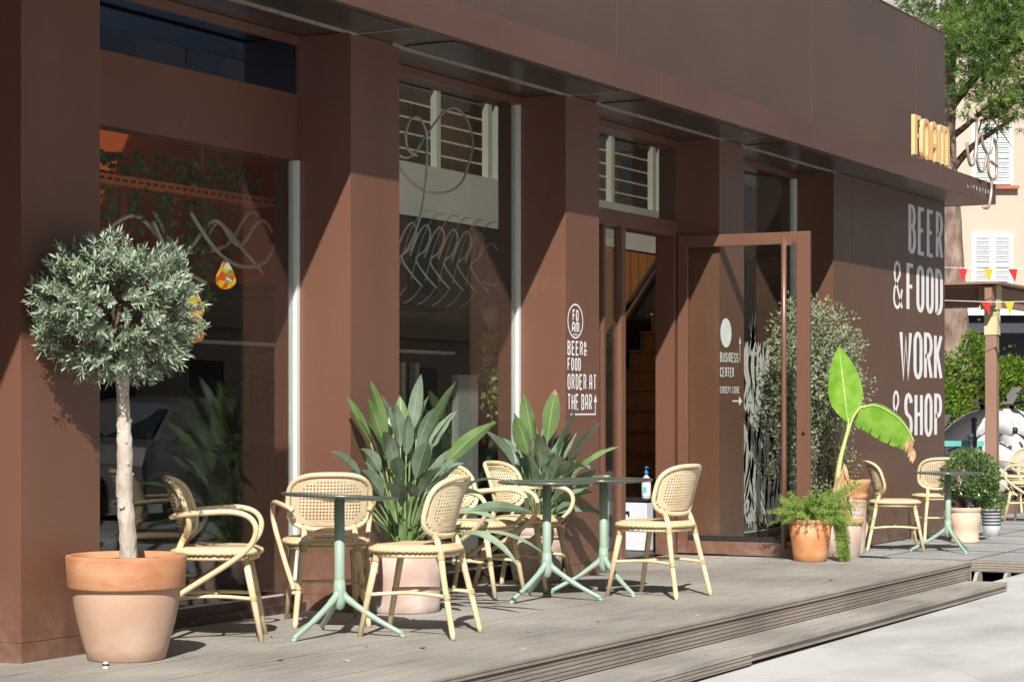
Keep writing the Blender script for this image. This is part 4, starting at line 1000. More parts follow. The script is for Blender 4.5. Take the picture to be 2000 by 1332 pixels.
# arching torn leaf: midrib curve with separate lobes hanging below
rib = spline([rf(.16, 0, .93), rf(.28, 0, .955), rf(.40, -.02, .90), rf(.52, -.02, .80), rf(.60, -.02, .66)], 8)
for i in range(len(rib) - 1):
    a, b = rib[i], rib[i + 1]; t_ = i / (len(rib) - 1); wd = .25 * sin(pi * min(1, t_ * .85 + .12)) ** .6
    g_ = .85 if i % 5 == 4 else 1.0; wd2 = .25 * sin(pi * min(1, (t_ + .03) * .85 + .12)) ** .6 * (g_ if i % 5 != 4 else .8)
    dn = rf(-.25, .25, -1).normalized(); up_ = rf(.25, .8, .25).normalized()
    tb = b - (b - a) * (.12 if i % 5 == 4 else 0)
    mb.add([a, b, tb + dn * wd2 * R.uniform(.95, 1.04), a + dn * wd], [(0, 1, 2, 3)], 2 if i > 28 else 0, False)
    mb.add([a, b, b + up_ * wd2 * .3, a + up_ * wd * .3], [(0, 1, 2, 3)], 0, False)
mb.tube(rib, .006, 6, mi=1)
for k in range(7): p = rib[-1 - k]; mb.blade(p + rf(-.0, -.05, -.08), rf(R.uniform(-.5, .4), 0, -1), rf(1, 0, 0), .1, .035, 4, 0, .5, mi=2)
mb.build('leaf', ['banana', 'banana_rib', 'dry'], bt)
mb = MB()
for k in range(20):
    a = R.uniform(-1, 1); h = R.uniform(.1, .5); p = rf(.0 + h * .06, 0, h)
    d = rf(R.uniform(-.5, .6), R.uniform(-.4, .2), -1.0).normalized()
    mb.blade(p, (d + V(0, 0, .6)).normalized(), d.cross(rf(0, 1, 0)).normalized() + rv() * .3, R.uniform(.16, .34), R.uniform(.018, .04), 7, 1.8, .9, 0)
mb.build('dry_leaves', 'dry', bt)

# ---------------------------------------------------------------- bushes
def leafy(mb, c, rad, n, L, W, shell=.5, nm=1, up=.2, clump=0, seed=1, zmin=-9):
    r = random.Random(seed); cl = []
    if clump:
        for k in range(clump):
            d = V(r.gauss(0, 1), r.gauss(0, 1), r.gauss(0, 1)).normalized(); q = r.uniform(.35, .92); cl.append(V(d.x * rad[0] * q, d.y * rad[1] * q, d.z * rad[2] * q))
    for k in range(n):
        d = V(r.gauss(0, 1), r.gauss(0, 1), r.gauss(0, 1)).normalized()
        if cl:
            cc = cl[r.randrange(len(cl))]; s_ = min(rad) * .34 * r.random() ** .4; p = cc + d * s_
        else:
            q = r.uniform(shell, 1) ** .5; p = V(d.x * rad[0], d.y * rad[1], d.z * rad[2]) * q
        if p.z < zmin: continue
        dr = (d + V(r.uniform(-.8, .8), r.uniform(-.8, .8), r.uniform(-.8, .8) + up)).normalized()
        sd = dr.cross(V(r.uniform(-1, 1), r.uniform(-1, 1), r.uniform(-1, 1))).normalized()
        mb.leaflet(Vector(c) + p, dr, sd, L * r.uniform(.7, 1.2), W * r.uniform(.7, 1.2), r.randrange(nm), .2)
# tall grey-green shrub
sh = thing('shrub', 'tall airy grey-green shrub with woody stems behind the open door', 'shrub', (P8[0], P8[1], .27))
mb = MB()
for k in range(16):
    a = R.uniform(0, 6.28); s_ = R.uniform(.15, .5); h = R.uniform(.9, 1.75)
    mb.tube(spline([(R.uniform(-.05, .05), R.uniform(-.05, .05), 0), (cos(a) * s_ * .35, sin(a) * s_ * .25, h * .45), (cos(a) * s_ * .8, sin(a) * s_ * .4, h * .8), (cos(a) * s_, sin(a) * s_ * .5, h)], 4),
            [.020, .019, .018, .016, .014, .012, .011, .010, .009, .008, .006, .005, .004], 6)
mb.build('stem', 'bark_dark', sh)
mb = MB(); leafy(mb, (-.04, -.04, 1.12), (.74, .44, .74), 15000, .038, .021, clump=170, seed=5)
leafy(mb, (-.05, -.02, .45), (.6, .4, .4), 3200, .028, .015, clump=30, seed=6); mb.build('foliage', 'shrub', sh)
# round glossy bush
rb = thing('bush', 'round glossy green bush in the beige clay pot', 'shrub', (P7[0], P7[1], .20))
mb = MB()
for k in range(7): a = R.uniform(0, 6.28); mb.tube([(0, 0, 0), (cos(a) * .1, sin(a) * .1, .15), (cos(a) * .2, sin(a) * .2, .38)], [.014, .011, .005], 6)
mb.build('stem', 'bark_dark', rb)
mb = MB(); leafy(mb, (.04, -.03, .32), (.29, .29, .25), 3000, .042, .022, .35, seed=8); leafy(mb, rf(.2, .1, .15), (.16, .16, .14), 700, .042, .022, .3, seed=9); mb.build('foliage', 'bush', rb)
sb = thing('small_plant', 'low leafy plant in the striped tin planter', 'plant', (21.62, 6.02, .12))
mb = MB(); leafy(mb, (0, 0, .10), (.15, .15, .12), 600, .04, .02, .2, seed=19); mb.build('foliage', 'bush', sb)
dp = thing('dried_plant', 'withered rust coloured plant in the slim urn', 'plant', (P5[0], P5[1], P5[2] + .63))
mb = MB()
for k in range(40): d = rv(); d.z = abs(d.z) + .1; d.normalize(); mb.blade((d.x * .05, d.y * .05, 0), d, d.cross(rv()), R.uniform(.08, .17), .02, 4, 1.3, .4)
mb.build('foliage', pbr('rust_dry_leaf', (.3, .1, .05), .9, var=.3), dp)
# asparagus fern
ft = thing('asparagus_fern', 'feathery bright green fern spilling over the orange pot to the right', 'plant', (P4[0], P4[1], .30))
mb = MB(); ms = MB()
for k in range(300):
    a = R.uniform(0, 6.28); d = V(cos(a), sin(a), 0)
    if k < 215: L = R.uniform(.14, .36) - max(0, -d.dot(rf(1, 0, 0))) * .06 + max(0, d.dot(rf(1, 0, 0))) * .12; zz = R.uniform(.25, 1.7); dr = .9
    else: d = (rf(1, R.uniform(-.6, .3), 0)).normalized(); L = R.uniform(.3, .66); zz = R.uniform(.2, .8); dr = 3.6
    p = V(d.x * .05, d.y * .05, 0); dd = (d + V(0, 0, zz)).normalized(); pts = []
    n_ = 16
    for i in range(n_ + 1):
        pts.append(p.copy()); lim = (p - V(0, 0, p.z)).length
        dd = (dd + V(0, 0, -dr / n_ * (1.0 if lim > .12 else .35)) ).normalized(); p = p + dd * L / n_
        if k >= 215 and lim > .17: dd = (dd * .6 + V(0, 0, -1) * .55 + d * .05).normalized()
    if pts[-1].z < -.29: pts = [q for q in pts if q.z > -.29]
    if len(pts) < 4: continue
    ms.tube(pts, .0014, 3, cap=False)
    for i, q in enumerate(pts[2:]):
        for j in range(7):
            e = (rv() + V(0, 0, .15)).normalized(); sd = e.cross(rv()).normalized()
            mb.leaflet(q + rv() * .006, e, sd, R.uniform(.018, .036), .0042, 0)
mb.build('foliage', 'fern', ft); ms.build('stem', 'fern', ft)

# ---------------------------------------------------------------- small things at the door
bx = thing('storage_box', 'pale grey box with a dark lid and cut-out handle in the doorway', 'box', (16.15, 7.52, 0), radians(-6))
mb = MB(); mb.box(-.16, .20, -.23, .20, 0, .40); bevel(mb.build('box_body', 'box', bx), .012, 3)
mb = MB(); mb.box(-.165, .205, -.235, .205, .401, .425); bevel(mb.build('lid', 'black', bx), .006)
mb = MB(); mb.box(-.1635, -.1605, -.07, .05, .30, .325); mb.box(-.1635, -.1605, -.07, -.055, .28, .30); mb.build('handle', 'black', bx)
sn = thing('sanitizer_bottle', 'clear pump bottle with blue top and white label on the box', 'bottle', (16.08, 7.36, .426), 0)
mb = MB(); mb.lathe([(.036, 0), (.038, .01), (.038, .15), (.030, .175), (.014, .19), (.013, .2)], n=24); mb.build('bottle_body', 'clear', sn)
mb = MB(); mb.lathe([(.0385, .025), (.0388, .026), (.0388, .125), (.0385, .126)], n=24); mb.build('label_band', 'label', sn)
mb = MB(); mb.box(-.0398, -.0392, -.02, .012, .05, .1); mb.build('label_mark', 'label2', sn)
mb = MB(); mb.lathe([(.017, .2), (.017, .225), (.008, .228), (.006, .25), (.011, .252), (.011, .265), (0, .266)], n=18); mb.bar((0, 0, .258), (-.03, -.03, .255), .01, .008); mb.build('pump', 'blueplastic', sn)
pg = thing('deck_light', 'tiny metal peg lamp on the deck beside the big pot', 'deck light', (7.60, 6.14, 0))
mb = MB(); mb.lathe([(.013, 0), (.014, .002), (.0145, .012)], n=20); mb.build('peg_base', 'alu', pg)
mb = MB(); mb.lathe([(.0125, .012), (.0165, .014), (.0165, .019), (.013, .021)], n=20); mb.build('collar', 'black', pg)
mb = MB(); mb.lathe([(.013, .021), (.012, .027), (.006, .031), (0, .032)], n=20); mb.build('peg_cap', 'alu', pg)

# ---------------------------------------------------------------- window display
rp = thing('rope_garland', 'thick looping rope garland hanging inside the first window', 'rope', (9.5, 7.6, 2.3))
mb = MB(); ox, oy, oz = 9.5, 7.6, 2.3
def rp_(pts, y, r=.012): mb.tube(spline([(x - ox, y - oy, z - oz) for x, z in pts], 8), r, 7)
rp_([(9.2, 2.05), (9.6, 2.25), (10.0, 2.05), (10.35, 2.28), (10.6, 2.15), (10.85, 2.32), (11.1, 2.12), (11.35, 2.02), (11.7, 1.99)], 7.55)
rp_([(10.35, 2.15), (10.5, 2.28), (10.8, 2.1), (11.1, 1.95), (11.6, 1.93)], 7.62)
rp_([(10.05, 2.3), (10.3, 2.1), (10.55, 2.02), (10.8, 2.06), (11.0, 2.25), (11.2, 2.1), (11.25, 1.86), (11.0, 1.80), (10.93, 2.22)], 7.5)
rp_([(9.9, 2.3), (10.15, 2.1), (10.6, 2.15), (10.9, 2.38), (11.25, 2.1)], 7.65)
rp_([(9.7, 2.22), (9.9, 2.0), (10.2, 1.9)], 7.5)
mb.build('rope_strand', 'rope', rp)
rp = thing('rope_garland', 'long rope swirl with two big loops inside the tall second window', 'rope', (12.6, 7.4, 2.7)); ox, oy, oz = 12.6, 7.4, 2.7
mb = MB()
rp_([(12.0, 3.0), (12.25, 2.86), (12.41, 2.87), (12.54, 2.97), (12.60, 3.03), (12.85, 3.22), (13.02, 3.265), (13.18, 3.2), (13.26, 3.05), (13.2, 2.9), (13.1, 2.76), (12.9, 2.67), (12.6, 2.65), (12.35, 2.72), (12.2, 2.84)], 7.42, .009)
rp_([(12.41, 2.87), (12.3, 2.9), (12.27, 3.0), (12.33, 3.1), (12.43, 3.13), (12.52, 3.07), (12.55, 2.95), (12.53, 2.7), (12.45, 2.45), (12.3, 2.25), (12.15, 2.15)], 7.38, .009)
rp_([(13.55, 3.3), (13.56, 3.0), (13.56, 2.5), (13.66, 2.2), (13.75, 1.75)], 7.36, .005)
for k in range(6):
    x = 12.2 + k * .2; 
    rp_([(x, 2.2), (x + .12, 2.36), (x + .22, 2.42), (x + .27, 2.36), (x + .2, 2.25), (x + .08, 2.18), (x + .2, 2.08), (x + .35, 2.0)], 7.42 + k * .006, .007)
    rp_([(x + .15, 2.05), (x + .22, 2.2), (x + .35, 2.4), (x + .5, 2.52), (x + .6, 2.53)], 7.5 + k * .006, .0035)
    rp_([(x + .28, 2.0), (x + .18, 1.93), (x + .05, 1.88)], 7.5 + k * .006, .0035)
rp_([(13.4, 2.28), (13.6, 2.36), (13.8, 2.2), (13.65, 2.07), (13.45, 2.08)], 7.45, .006)
mb.build('rope_strand', 'rope', rp)
# pendant lamps
LG = 'marbled glass bulb lamps in the first window'
pl = thing('pendant_lamp', 'marbled red and yellow glass bulb lamp hanging clear of the olive crown', 'lamp', (10.536, 7.6, 1.884), 0, LG)
mb = MB(); mb.lathe([(0, 0), (.035, .006), (.056, .03), (.062, .055), (.056, .085), (.036, .125), (.022, .155), (.018, .17)], n=28); mb.build('bulb', 'lamp', pl)
mb = MB(); mb.lathe([(.0185, .168), (.021, .172), (.021, .225), (.012, .24), (0, .241)], n=16); mb.build('socket', 'black', pl)
mb = MB(); mb.tube([(0, 0, .24), (0, 0, .9)], .0025, 5); mb.build('cord', 'black', pl)
dup(pl, (10.22, 7.6, 1.69), 1.0, 'marbled yellow glass bulb lamp just behind the right edge of the olive crown', LG)
dup(pl, (10.42, 7.75, 1.56), 2.2, 'lowest marbled glass bulb lamp, mostly hidden by the olive leaves', LG)
# hanging plants on the tray
def trailing(name, label, loc, n, L, w_, seed, group=None, top=True, mat='ivy'):
    r = random.Random(seed); t = thing(name, label, 'plant', loc, 0, group); mb = MB(); ms = MB()
    for k in range(n):
        x, y = r.uniform(-w_, w_), r.uniform(-.1, .1); l_ = L * r.uniform(.4, 1); pts = []; m = 9
        for i in range(m + 1): pts.append(V(x + .02 * sin(i * 1.3 + k), y + .02 * cos(i * 1.7 + k), .04 - l_ * i / m))
        ms.tube(pts, .0015, 3, cap=False)
        for i in range(int(l_ * 55)):
            q = pts[0].lerp(pts[-1], r.random()) + V(r.uniform(-.03, .03), r.uniform(-.03, .03), 0)
            d = V(r.uniform(-1, 1), r.uniform(-1, 1), r.uniform(-1, .3)).normalized(); mb.leaflet(q, d, d.cross(V(r.uniform(-1, 1), r.uniform(-1, 1), .3)).normalized(), r.uniform(.03, .055), r.uniform(.025, .045))
    if top: leafy(mb, (0, 0, .08), (w_ * 1.3, .1, .09), 60, .06, .05, .1, seed=seed)
    ms.build('stem', 'stem', t); mb.build('foliage', mat, t); return t
HG = 'trailing plants on the orange tray'
for i, (x, L, lb_) in enumerate(((9.1, .35, 'trailing plant at the left end of the orange tray'), (9.55, .45, 'trailing plant second from the left on the orange tray'),
        (9.95, .55, 'densest trailing plant at the middle of the orange tray'), (10.3, .75, 'longest trailing plant, reaching down beside the clear-hanging lamp'), (10.68, .15, 'small round-leaved plant at the right end of the orange tray'))):
    trailing('trailing_plant', lb_, (x, 7.62, 2.45), 9 if i < 4 else 3, L, .16, 30 + i, HG)
hp = thing('hanging_basket', 'tilted wicker basket hung on cords inside the second window', 'basket', (13.33, 7.22, 1.74))
mb = MB(); mt = Matrix.Rotation(radians(-22), 4, V(.4723, .2, 0).normalized())
f = MB(); f.lathe([(.0, -.0), (.085, .0), (.10, .03), (.108, .1), (.098, .17), (.09, .165), (.095, .1), (.0, .05)], n=32); mb.add([mt @ Vector(p) for p in f.v], f.f, 0, True)
mb.build('basket_body', 'wicker', hp)
mb = MB()
for a in (0, 2.1, 4.2): mb.tube([mt @ V(cos(a) * .1, sin(a) * .1, .16), (0, 0, .62)], .003, 5)
mb.tube([(0, 0, .62), (0, 0, 1.5)], .003, 5); mb.build('cord', 'rope', hp)
trailing('trailing_vine', 'pale green vine trailing below the wicker basket', (13.12, 7.20, 1.66), 7, .75, .035, 77, None, False, 'fern')
# big indoor plant
ip = thing('indoor_plant', 'broad leaved potted plant inside the room behind the first window', 'plant', (11.9, 8.5, 0))
mb = MB()
for k in range(14):
    a = R.uniform(0, 6.28); d = V(cos(a), sin(a), 0); top = d * .2 + V(0, 0, R.uniform(.8, 1.5)); mb.tube([(0, 0, .3), top], .008, 5)
    mb.blade(top, (d + V(0, 0, .8)).normalized(), d.cross(V(0, 0, 1)), .5, .22, 8, 1.2, .2, 0)
mb.build('foliage', 'ivy', ip); mb = MB(); mb.lathe([(.16, 0), (.2, .3), (.19, .3), (.17, .28)], n=24); mb.build('pot_body', 'terra_lime', ip)

# ---------------------------------------------------------------- background on the right
def W(r, f, z): return V(r * .4723 + f * .8814, -r * .8814 + f * .4723, z)
VA = atan2(-.8814, .4723)    # heading of screen-right
pk = thing('peach_house', 'peach rendered house with pale grey louvred shutters and slate shopfront', 'house', W(14, 60, -.13), VA)
mb = MB(); mb.box(-9, 14, 0, 10, 4.1, 24); mb.build('wall', 'peach', pk)
mb = MB(); mb.box(-9, 14, -.15, 10, 3.93, 4.1); mb.build('cornice', 'white', pk)
mb = MB(); mb.box(-9, 14, 0.1, 10, 0, 3.93); mb.box(-9, 14, -1.2, .1, 3.4, 3.6); mb.build('shopfront', 'slate', pk)
def shutters(cx, z0, z1, wd=1.05, op=False):
    f = MB(); f.box(cx - wd / 2 - .06, cx + wd / 2 + .06, -.05, -.001, z0 - .04, z1 + .06)
    fr = f.build('window', 'white', pk)
    for sg in (-1, 1):
        s_ = MB(); a, b = (cx - wd / 2, cx - .02) if sg < 0 else (cx + .02, cx + wd / 2); y0 = -.09
        s_.box(a, a + .07, y0, -.052, z0, z1); s_.box(b - .07, b, y0, -.052, z0, z1); s_.box(a + .071, b - .071, y0, -.052, z0, z0 + .09); s_.box(a + .071, b - .071, y0, -.052, z1 - .09, z1); zm = (z0 + z1) / 2 - .1
        s_.box(a + .071, b - .071, y0, -.052, zm, zm + .1); z = z0 + .12
        while z < z1 - .12:
            if not (zm - .06 < z < zm + .1): s_.add([(a + .07, -.055, z + .05), (b - .07, -.055, z + .05), (b - .07, y0 + .005, z), (a + .07, y0 + .005, z)], [(0, 1, 2, 3)])
            z += .07
        s_.build('shutter', 'shutter', fr)
    f = MB(); f.box(cx - wd / 2 - .15, cx + wd / 2 + .2, -.2, 0, z0 - .14, z0 - .05); f.build('sill', 'sill', fr)
for cx in (-.55, 3.2, 6.9):
    shutters(cx, 7.6, 9.25); shutters(cx, 4.55, 6.2); shutters(cx, 10.9, 12.5)
wh = thing('white_house', 'plain white rendered house rising above the cafe parapet', 'house', (41, 13.57, -.13))
mb = MB(); mb.box(0, 4, 0, 18, 0, 22); mb.build('wall', 'white_render', wh)
mb = MB(); mb.tube([(3.3, -.08, 0), (3.3, -.08, 21)], .05, 8); mb.build('downpipe', 'alu', wh)
# pine
pn = thing('pine_tree', 'big pine with mottled leaning trunk and bright needle crown beside the peach house', 'tree', W(8.3, 40, -.13))
mb = MB()
tp = spline([W(-.02, 0, 0), W(.0, 0, 1.6), W(-.05, 0, 3.2), W(-.13, 0, 4.8), W(-.2, 0, 6.2), W(-.15, 0, 8), W(.1, 0, 10)], 5)
mb.tube(tp, [.33 - .20 * i / (len(tp) - 1) + R.uniform(-.012, .012) for i in range(len(tp))], 14)
mb.build('trunk', 'bark_pine', pn)
mb = MB()
for a, b, c_, r0 in ((W(-.2, 0, 5.6), W(.3, 0, 6.2), W(1.1, -.1, 6.75), .09), (W(-.2, 0, 6.3), W(.2, 0, 6.6), W(.9, .3, 7.2), .08), (W(-.2, 0, 6.8), W(.6, 0, 7.7), W(1.9, .2, 8.3), .09), (W(-.1, 0, 7.6), W(-.8, 0, 8.2), W(-1.6, 0, 8.8), .07), (W(0, 0, 8.2), W(.8, .2, 9.4), W(2.2, 0, 10), .08)):
    mb.tube(spline([a, b, c_], 5), [r0 * (1 - .07 * i) for i in range(11)], 8)
for k in range(14):
    a = R.uniform(-1, 1); p0 = W(R.uniform(.2, 1.6), R.uniform(-.4, .4), R.uniform(6.6, 7.6)); mb.tube([p0, p0 + W(R.uniform(-.3, .8), R.uniform(-.3, .3), R.uniform(-1.1, -.2))], [.018, .006], 5)
mb.build('branch', 'bark_dark', pn)
mb = MB(); r = random.Random(44); cl = []
for k in range(150):
    cl.append((W(r.uniform(-1.0, 3.4), r.uniform(-1.8, 1.4), r.uniform(7.6, 11.0)), r.uniform(.4, .7)))
for k in range(45): cl.append((W(r.uniform(-.2, 1.1), r.uniform(-1.6, -.3), r.uniform(6.9, 9.0)), r.uniform(.3, .45)))
for k in range(40): cl.append((W(r.uniform(.7, 3.0), r.uniform(-.8, .8), r.uniform(6.75, 7.4)), r.uniform(.22, .4)))
for c_, s_ in cl:
    for k in range(26 if s_ > .45 else 16):
        d = V(r.gauss(0, 1), r.gauss(0, 1), r.gauss(0, 1)).normalized(); p = c_ + d * s_ * r.random() ** .5; ax = (d + V(0, 0, .5)).normalized()
        for j in range(13):
            e = (ax + V(r.uniform(-1, 1), r.uniform(-1, 1), r.uniform(-1, 1)) * .75).normalized(); mb.leaflet(p, e, e.cross(V(r.uniform(-1, 1), r.uniform(-1, 1), r.uniform(-1, 1))).normalized(), r.uniform(.14, .24), .016)
mb.build('crown', 'pine', pn)
# hedge
VA = atan2(-.8814, .4723)
hg = thing('hedge', 'dense bright green hedge in front of the slate shopfront', 'hedge', W(9.5, 37, -.13))
mb = MB(); r = random.Random(9)
for k in range(30000):
    u = r.uniform(-3.2, 4.2); h = 2.25 + .25 * sin(u * 3.1) + .15 * sin(u * 7.7 + 1) + (.25 if r.random() < .05 else 0)
    zz = h * r.random() ** .7; dp = -.55 * sqrt(max(0, 1 - (zz / h) ** 4)) - .12 * sin(u * 5 + zz * 4) + r.uniform(-.02, .5)
    p = W(u, dp, zz); e = (W(r.uniform(-1, 1), -1.0, r.uniform(-.3, 1.2))).normalized(); mb.leaflet(p, e, e.cross(V(r.uniform(-1, 1), r.uniform(-1, 1), r.uniform(-1, 1))).normalized(), r.uniform(.07, .12), r.uniform(.045, .075))
mb.build('foliage', 'hedge', hg)
mb = MB(); q_ = Matrix.Rotation(VA, 4, 'Z'); mb.box(-3.1, 4.1, -.15, .4, 0, 1.85, mat=q_)  # dark solid core added to close the gaps between hedge leaves
for k in range(30): u = -3 + k * .24; mb.tube([W(u, .3, 0), W(u + .1, .3, 1.9)], .02, 5)
mb.build('stem', 'bark_dark', hg)
# pergola
pe = thing('pergola', 'brown painted timber pergola with pale corner brackets beyond the cafe', 'pergola', (25.67, 7.14, -.13))
pe.scale = (.93, .93, .955)
for x, y in ((0, 0), (3.2, 0), (0, 3.4), (3.2, 3.4)):
    mb = MB(); mb.box(x - .075, x + .075, y - .075, y + .075, 0, 2.66); bevel(mb.build('post', 'pergola', pe), .008)
mb = MB(); mb.box(-.35, 3.4, -.09, .0, 2.661, 2.90); mb.build('beam', 'pergola', pe)
mb = MB(); mb.box(-.11, -.03, .01, 3.6, 2.661, 2.90); mb.build('beam', 'pergola', pe)
mb = MB(); mb.box(-.05, 3.4, 3.35, 3.44, 2.661, 2.90); mb.build('beam', 'pergola', pe)
mb = MB(); mb.box(-.4, 3.5, -.2, 3.7, 2.93, 2.96)
for k in range(8): mb.box(-.02 + k * .45, .04 + k * .45, .0, 3.34, 2.80, 2.9)
mb.build('roof', 'pergola', pe)
mb = MB(); mb.box(-.13, .10, -.098, -.0905, 2.62, 2.925); mb.box(-.118, -.1105, -.09, .14, 2.62, 2.925); mb.box(-.085, -.078, -.08, .08, 2.3, 2.62); mb.box(-.085, .08, -.088, -.0805, 2.3, 2.62); mb.build('bracket', 'palewood', pe)
mb = MB(); mb.box(.1, 3.1, -.08, .08, .0, .15); mb.build('base_rail', 'pergola', pe)
# bunting
for nm, zc, fl_, lb_ in (('bunting', 2.82, ((-.37, 'red'), (-.07, 'yellow'), (.22, 'red'), (.52, 'yellow')), 'upper string of red and yellow triangular pennants above the pergola beam'),
                         ('bunting', 2.43, ((-.10, 'red'), (.18, 'yellow'), (.47, 'red')), 'lower string of pennants under the pergola beam')):
    q = W(5.70, 25.3, zc); bt_ = thing(nm, lb_, 'bunting', q)
    mb = MB(); mb.tube([W(-.9, 0, .03), W(0, 0, .0), W(1.2, 0, .02)], .004, 5); mb.build('cord', 'white', bt_)
    for u, c_ in fl_:
        k = R.uniform(-.03, .03); mb = MB(); mb.add([W(u - .055, 0, 0), W(u + .055, 0, -.0), W(u + .03 + k, .02, -.155), W(u - .055, .004, 0), W(u + .055, .004, 0), W(u + .03 + k, .024, -.155)], [(0, 1, 2), (5, 4, 3), (0, 3, 4, 1), (1, 4, 5, 2), (2, 5, 3, 0)]); mb.build('pennant', c_, bt_)
# bollards
for i, (u, f_, h) in enumerate(((5.70, 26.6, 1.0), (5.87, 27.2, 1.19))):
    t = thing('bollard', ('shorter', 'taller')[i] + ' dark iron bollard with a ball top by the parked scooters', 'bollard', W(u, f_, -.13), 0, 'iron bollards')
    mb = MB(); mb.lathe([(.07, 0), (.07, .06), (.045, .1), (.038, h - .3), (.045, h - .28), (.03, h - .25), (.03, h - .1), (.042, h - .09), (.02, h - .075)], n=18); mb.build('shaft', 'slate', t)
    mb = MB(); mb.lathe([(0, h - .08), (.03, h - .07), (.042, h - .035), (.03, h - .005), (0, h + .003)], n=18); mb.build('ball', 'slate', t)
# scooters
def scooter(label, loc, rz, body, seat):
    t = thing('scooter', label, 'scooter', loc, rz, 'parked scooters')
    for x in (-.62, .62):
        mb = MB(); mb.tube([(x + .21 * cos(2 * pi * k / 24), 0, .27 + .21 * sin(2 * pi * k / 24)) for k in range(24)], .055, 8, True); w_ = mb.build('wheel', 'rubber', t)
        mb = MB(); mb.tube([(x, -.03, .27), (x, .03, .27)], .14, 16); mb.build('rim', 'alu', w_)
    mb = MB()
    mb.tube(spline([(-.95, 0, .72), (-.7, 0, .66), (-.35, 0, .55), (-.05, 0, .36), (.25, 0, .33), (.42, 0, .5), (.5, 0, .8), (.47, 0, .98)], 5), [.05, .09, .12, .15, .17, .18, .19, .19, .19, .18, .17, .16, .15, .14, .13, .13, .12, .12, .12, .12, .12, .13, .14, .15, .16, .16, .16, .16, .15, .15, .14, .12, .11, .09, .08, .06], 12, flat=1.0)
    mb.tube(spline([(.45, 0, .6), (.6, 0, .56), (.8, 0, .45), (.88, 0, .36)], 5), [.08, .09, .1, .11, .11, .11, .11, .11, .11, .11, .10, .09, .08, .07, .06, .04], 10)
    mb.tube(spline([(-.92, 0, .74), (-.6, 0, .70), (-.25, 0, .62), (.1, 0, .62), (.4, 0, .80), (.66, 0, .86), (.82, 0, .74)], 5), [.04, .07, .09, .10, .11, .12, .12, .12, .12, .12, .12, .12, .13, .13, .13, .14, .14, .15, .16, .16, .17, .17, .17, .16, .15, .13, .11, .09, .07, .05, .03], 10)
    mb.build('body', body, t)
    mb = MB()
    for sg in (-1, 1):
        mb.tube(spline([(-.9, sg * .115, .70), (-.5, sg * .15, .60), (-.1, sg * .14, .50), (.25, sg * .17, .62), (.6, sg * .12, .80)], 5), .018, 6, flat=.5)
        mb.tube(spline([(-.6, sg * .14, .46), (-.2, sg * .17, .38), (.3, sg * .17, .42), (.48, sg * .15, .66)], 5), .014, 6)
        mb.tube([(.80, sg * .06, .78), (.84, sg * .05, .78)], .035, 10)
    mb.build('trim', 'black', t)
    mb = MB(); mb.tube(spline([(-.85, 0, .80), (-.6, 0, .80), (-.3, 0, .74), (-.02, 0, .72), (.1, 0, .66)], 5), [.05, .08, .1, .11, .12, .12, .13, .13, .13, .13, .13, .13, .13, .13, .12, .12, .11, .1, .08, .06, .04], 12); mb.build('seat', seat, t)
    mb = MB(); mb.tube([(.45, -.32, 1.08), (.52, -.1, 1.05), (.52, .1, 1.05), (.45, .32, 1.08)], .02, 7); mb.tube([(.62, 0, .3), (.5, 0, 1.05)], .03, 8)
    for sg in (-1, 1): mb.tube([(.5, sg * .22, 1.07), (.53, sg * .3, 1.16)], .006, 5); mb.lathe([(0, 0), (.05, .005), (.05, .015), (0, .02)], (.53, sg * .3, 1.15), 12)
    mb.build('handlebar', 'black', t)
    mb = MB(); mb.add([(.55, -.16, 1.05), (.55, .16, 1.05), (.44, .13, 1.22), (.44, -.13, 1.22), (.555, -.16, 1.05), (.555, .16, 1.05), (.445, .13, 1.225), (.445, -.13, 1.225)], [(0, 1, 2, 3), (7, 6, 5, 4), (0, 4, 5, 1), (1, 5, 6, 2), (2, 6, 7, 3), (3, 7, 4, 0)]); mb.build('windshield', 'carglass', t)
    mb = MB(); mb.bar((-.2, .08, .22), (-.75, .14, .3), .06, .08); mb.build('exhaust', 'black', t)
    return t
s1_ = scooter('white scooter with navy seat parked between the cafe wall and the pergola post', W(5.55, 28.3, -.13), VA - .12, 'bikewhite', 'bikeblue')
s2_ = scooter('white scooter with beige saddle parked right of the pergola post', W(7.35, 28.8, -.13), VA + pi + .15, 'bikewhite', 'seatbeige')
s1_.scale = s2_.scale = (1.3,) * 3
s3_ = scooter('dark scooter behind the white one, against the hedge', W(6.5, 30, -.13), VA + pi + .3, 'slate', 'black')
tb = thing('teal_rail', 'short teal painted barrier rail by the scooters', 'barrier', W(5.86, 27.5, -.13))
mb = MB(); mb.box(-.32, .2, -.03, .03, .82, .89, mat=Matrix.Rotation(VA, 4, 'Z')); mb.build('rail', 'teal', tb)
mb = MB()
for u in (-.28, .16): mb.box(u - .02, u + .02, -.02, .02, 0, .82, mat=Matrix.Rotation(VA, 4, 'Z'))
mb.build('post', 'slate', tb)
dup(cA, W(5.95, 24.6, -.13), VA + 2.6, 'rattan armchair at the right edge of the view, nearer of two', 'rattan armchairs of the next terrace')
dup(cA, W(6.35, 27.0, -.13), VA + 2.2, 'rattan armchair at the right edge of the view, behind the nearer one', 'rattan armchairs of the next terrace')

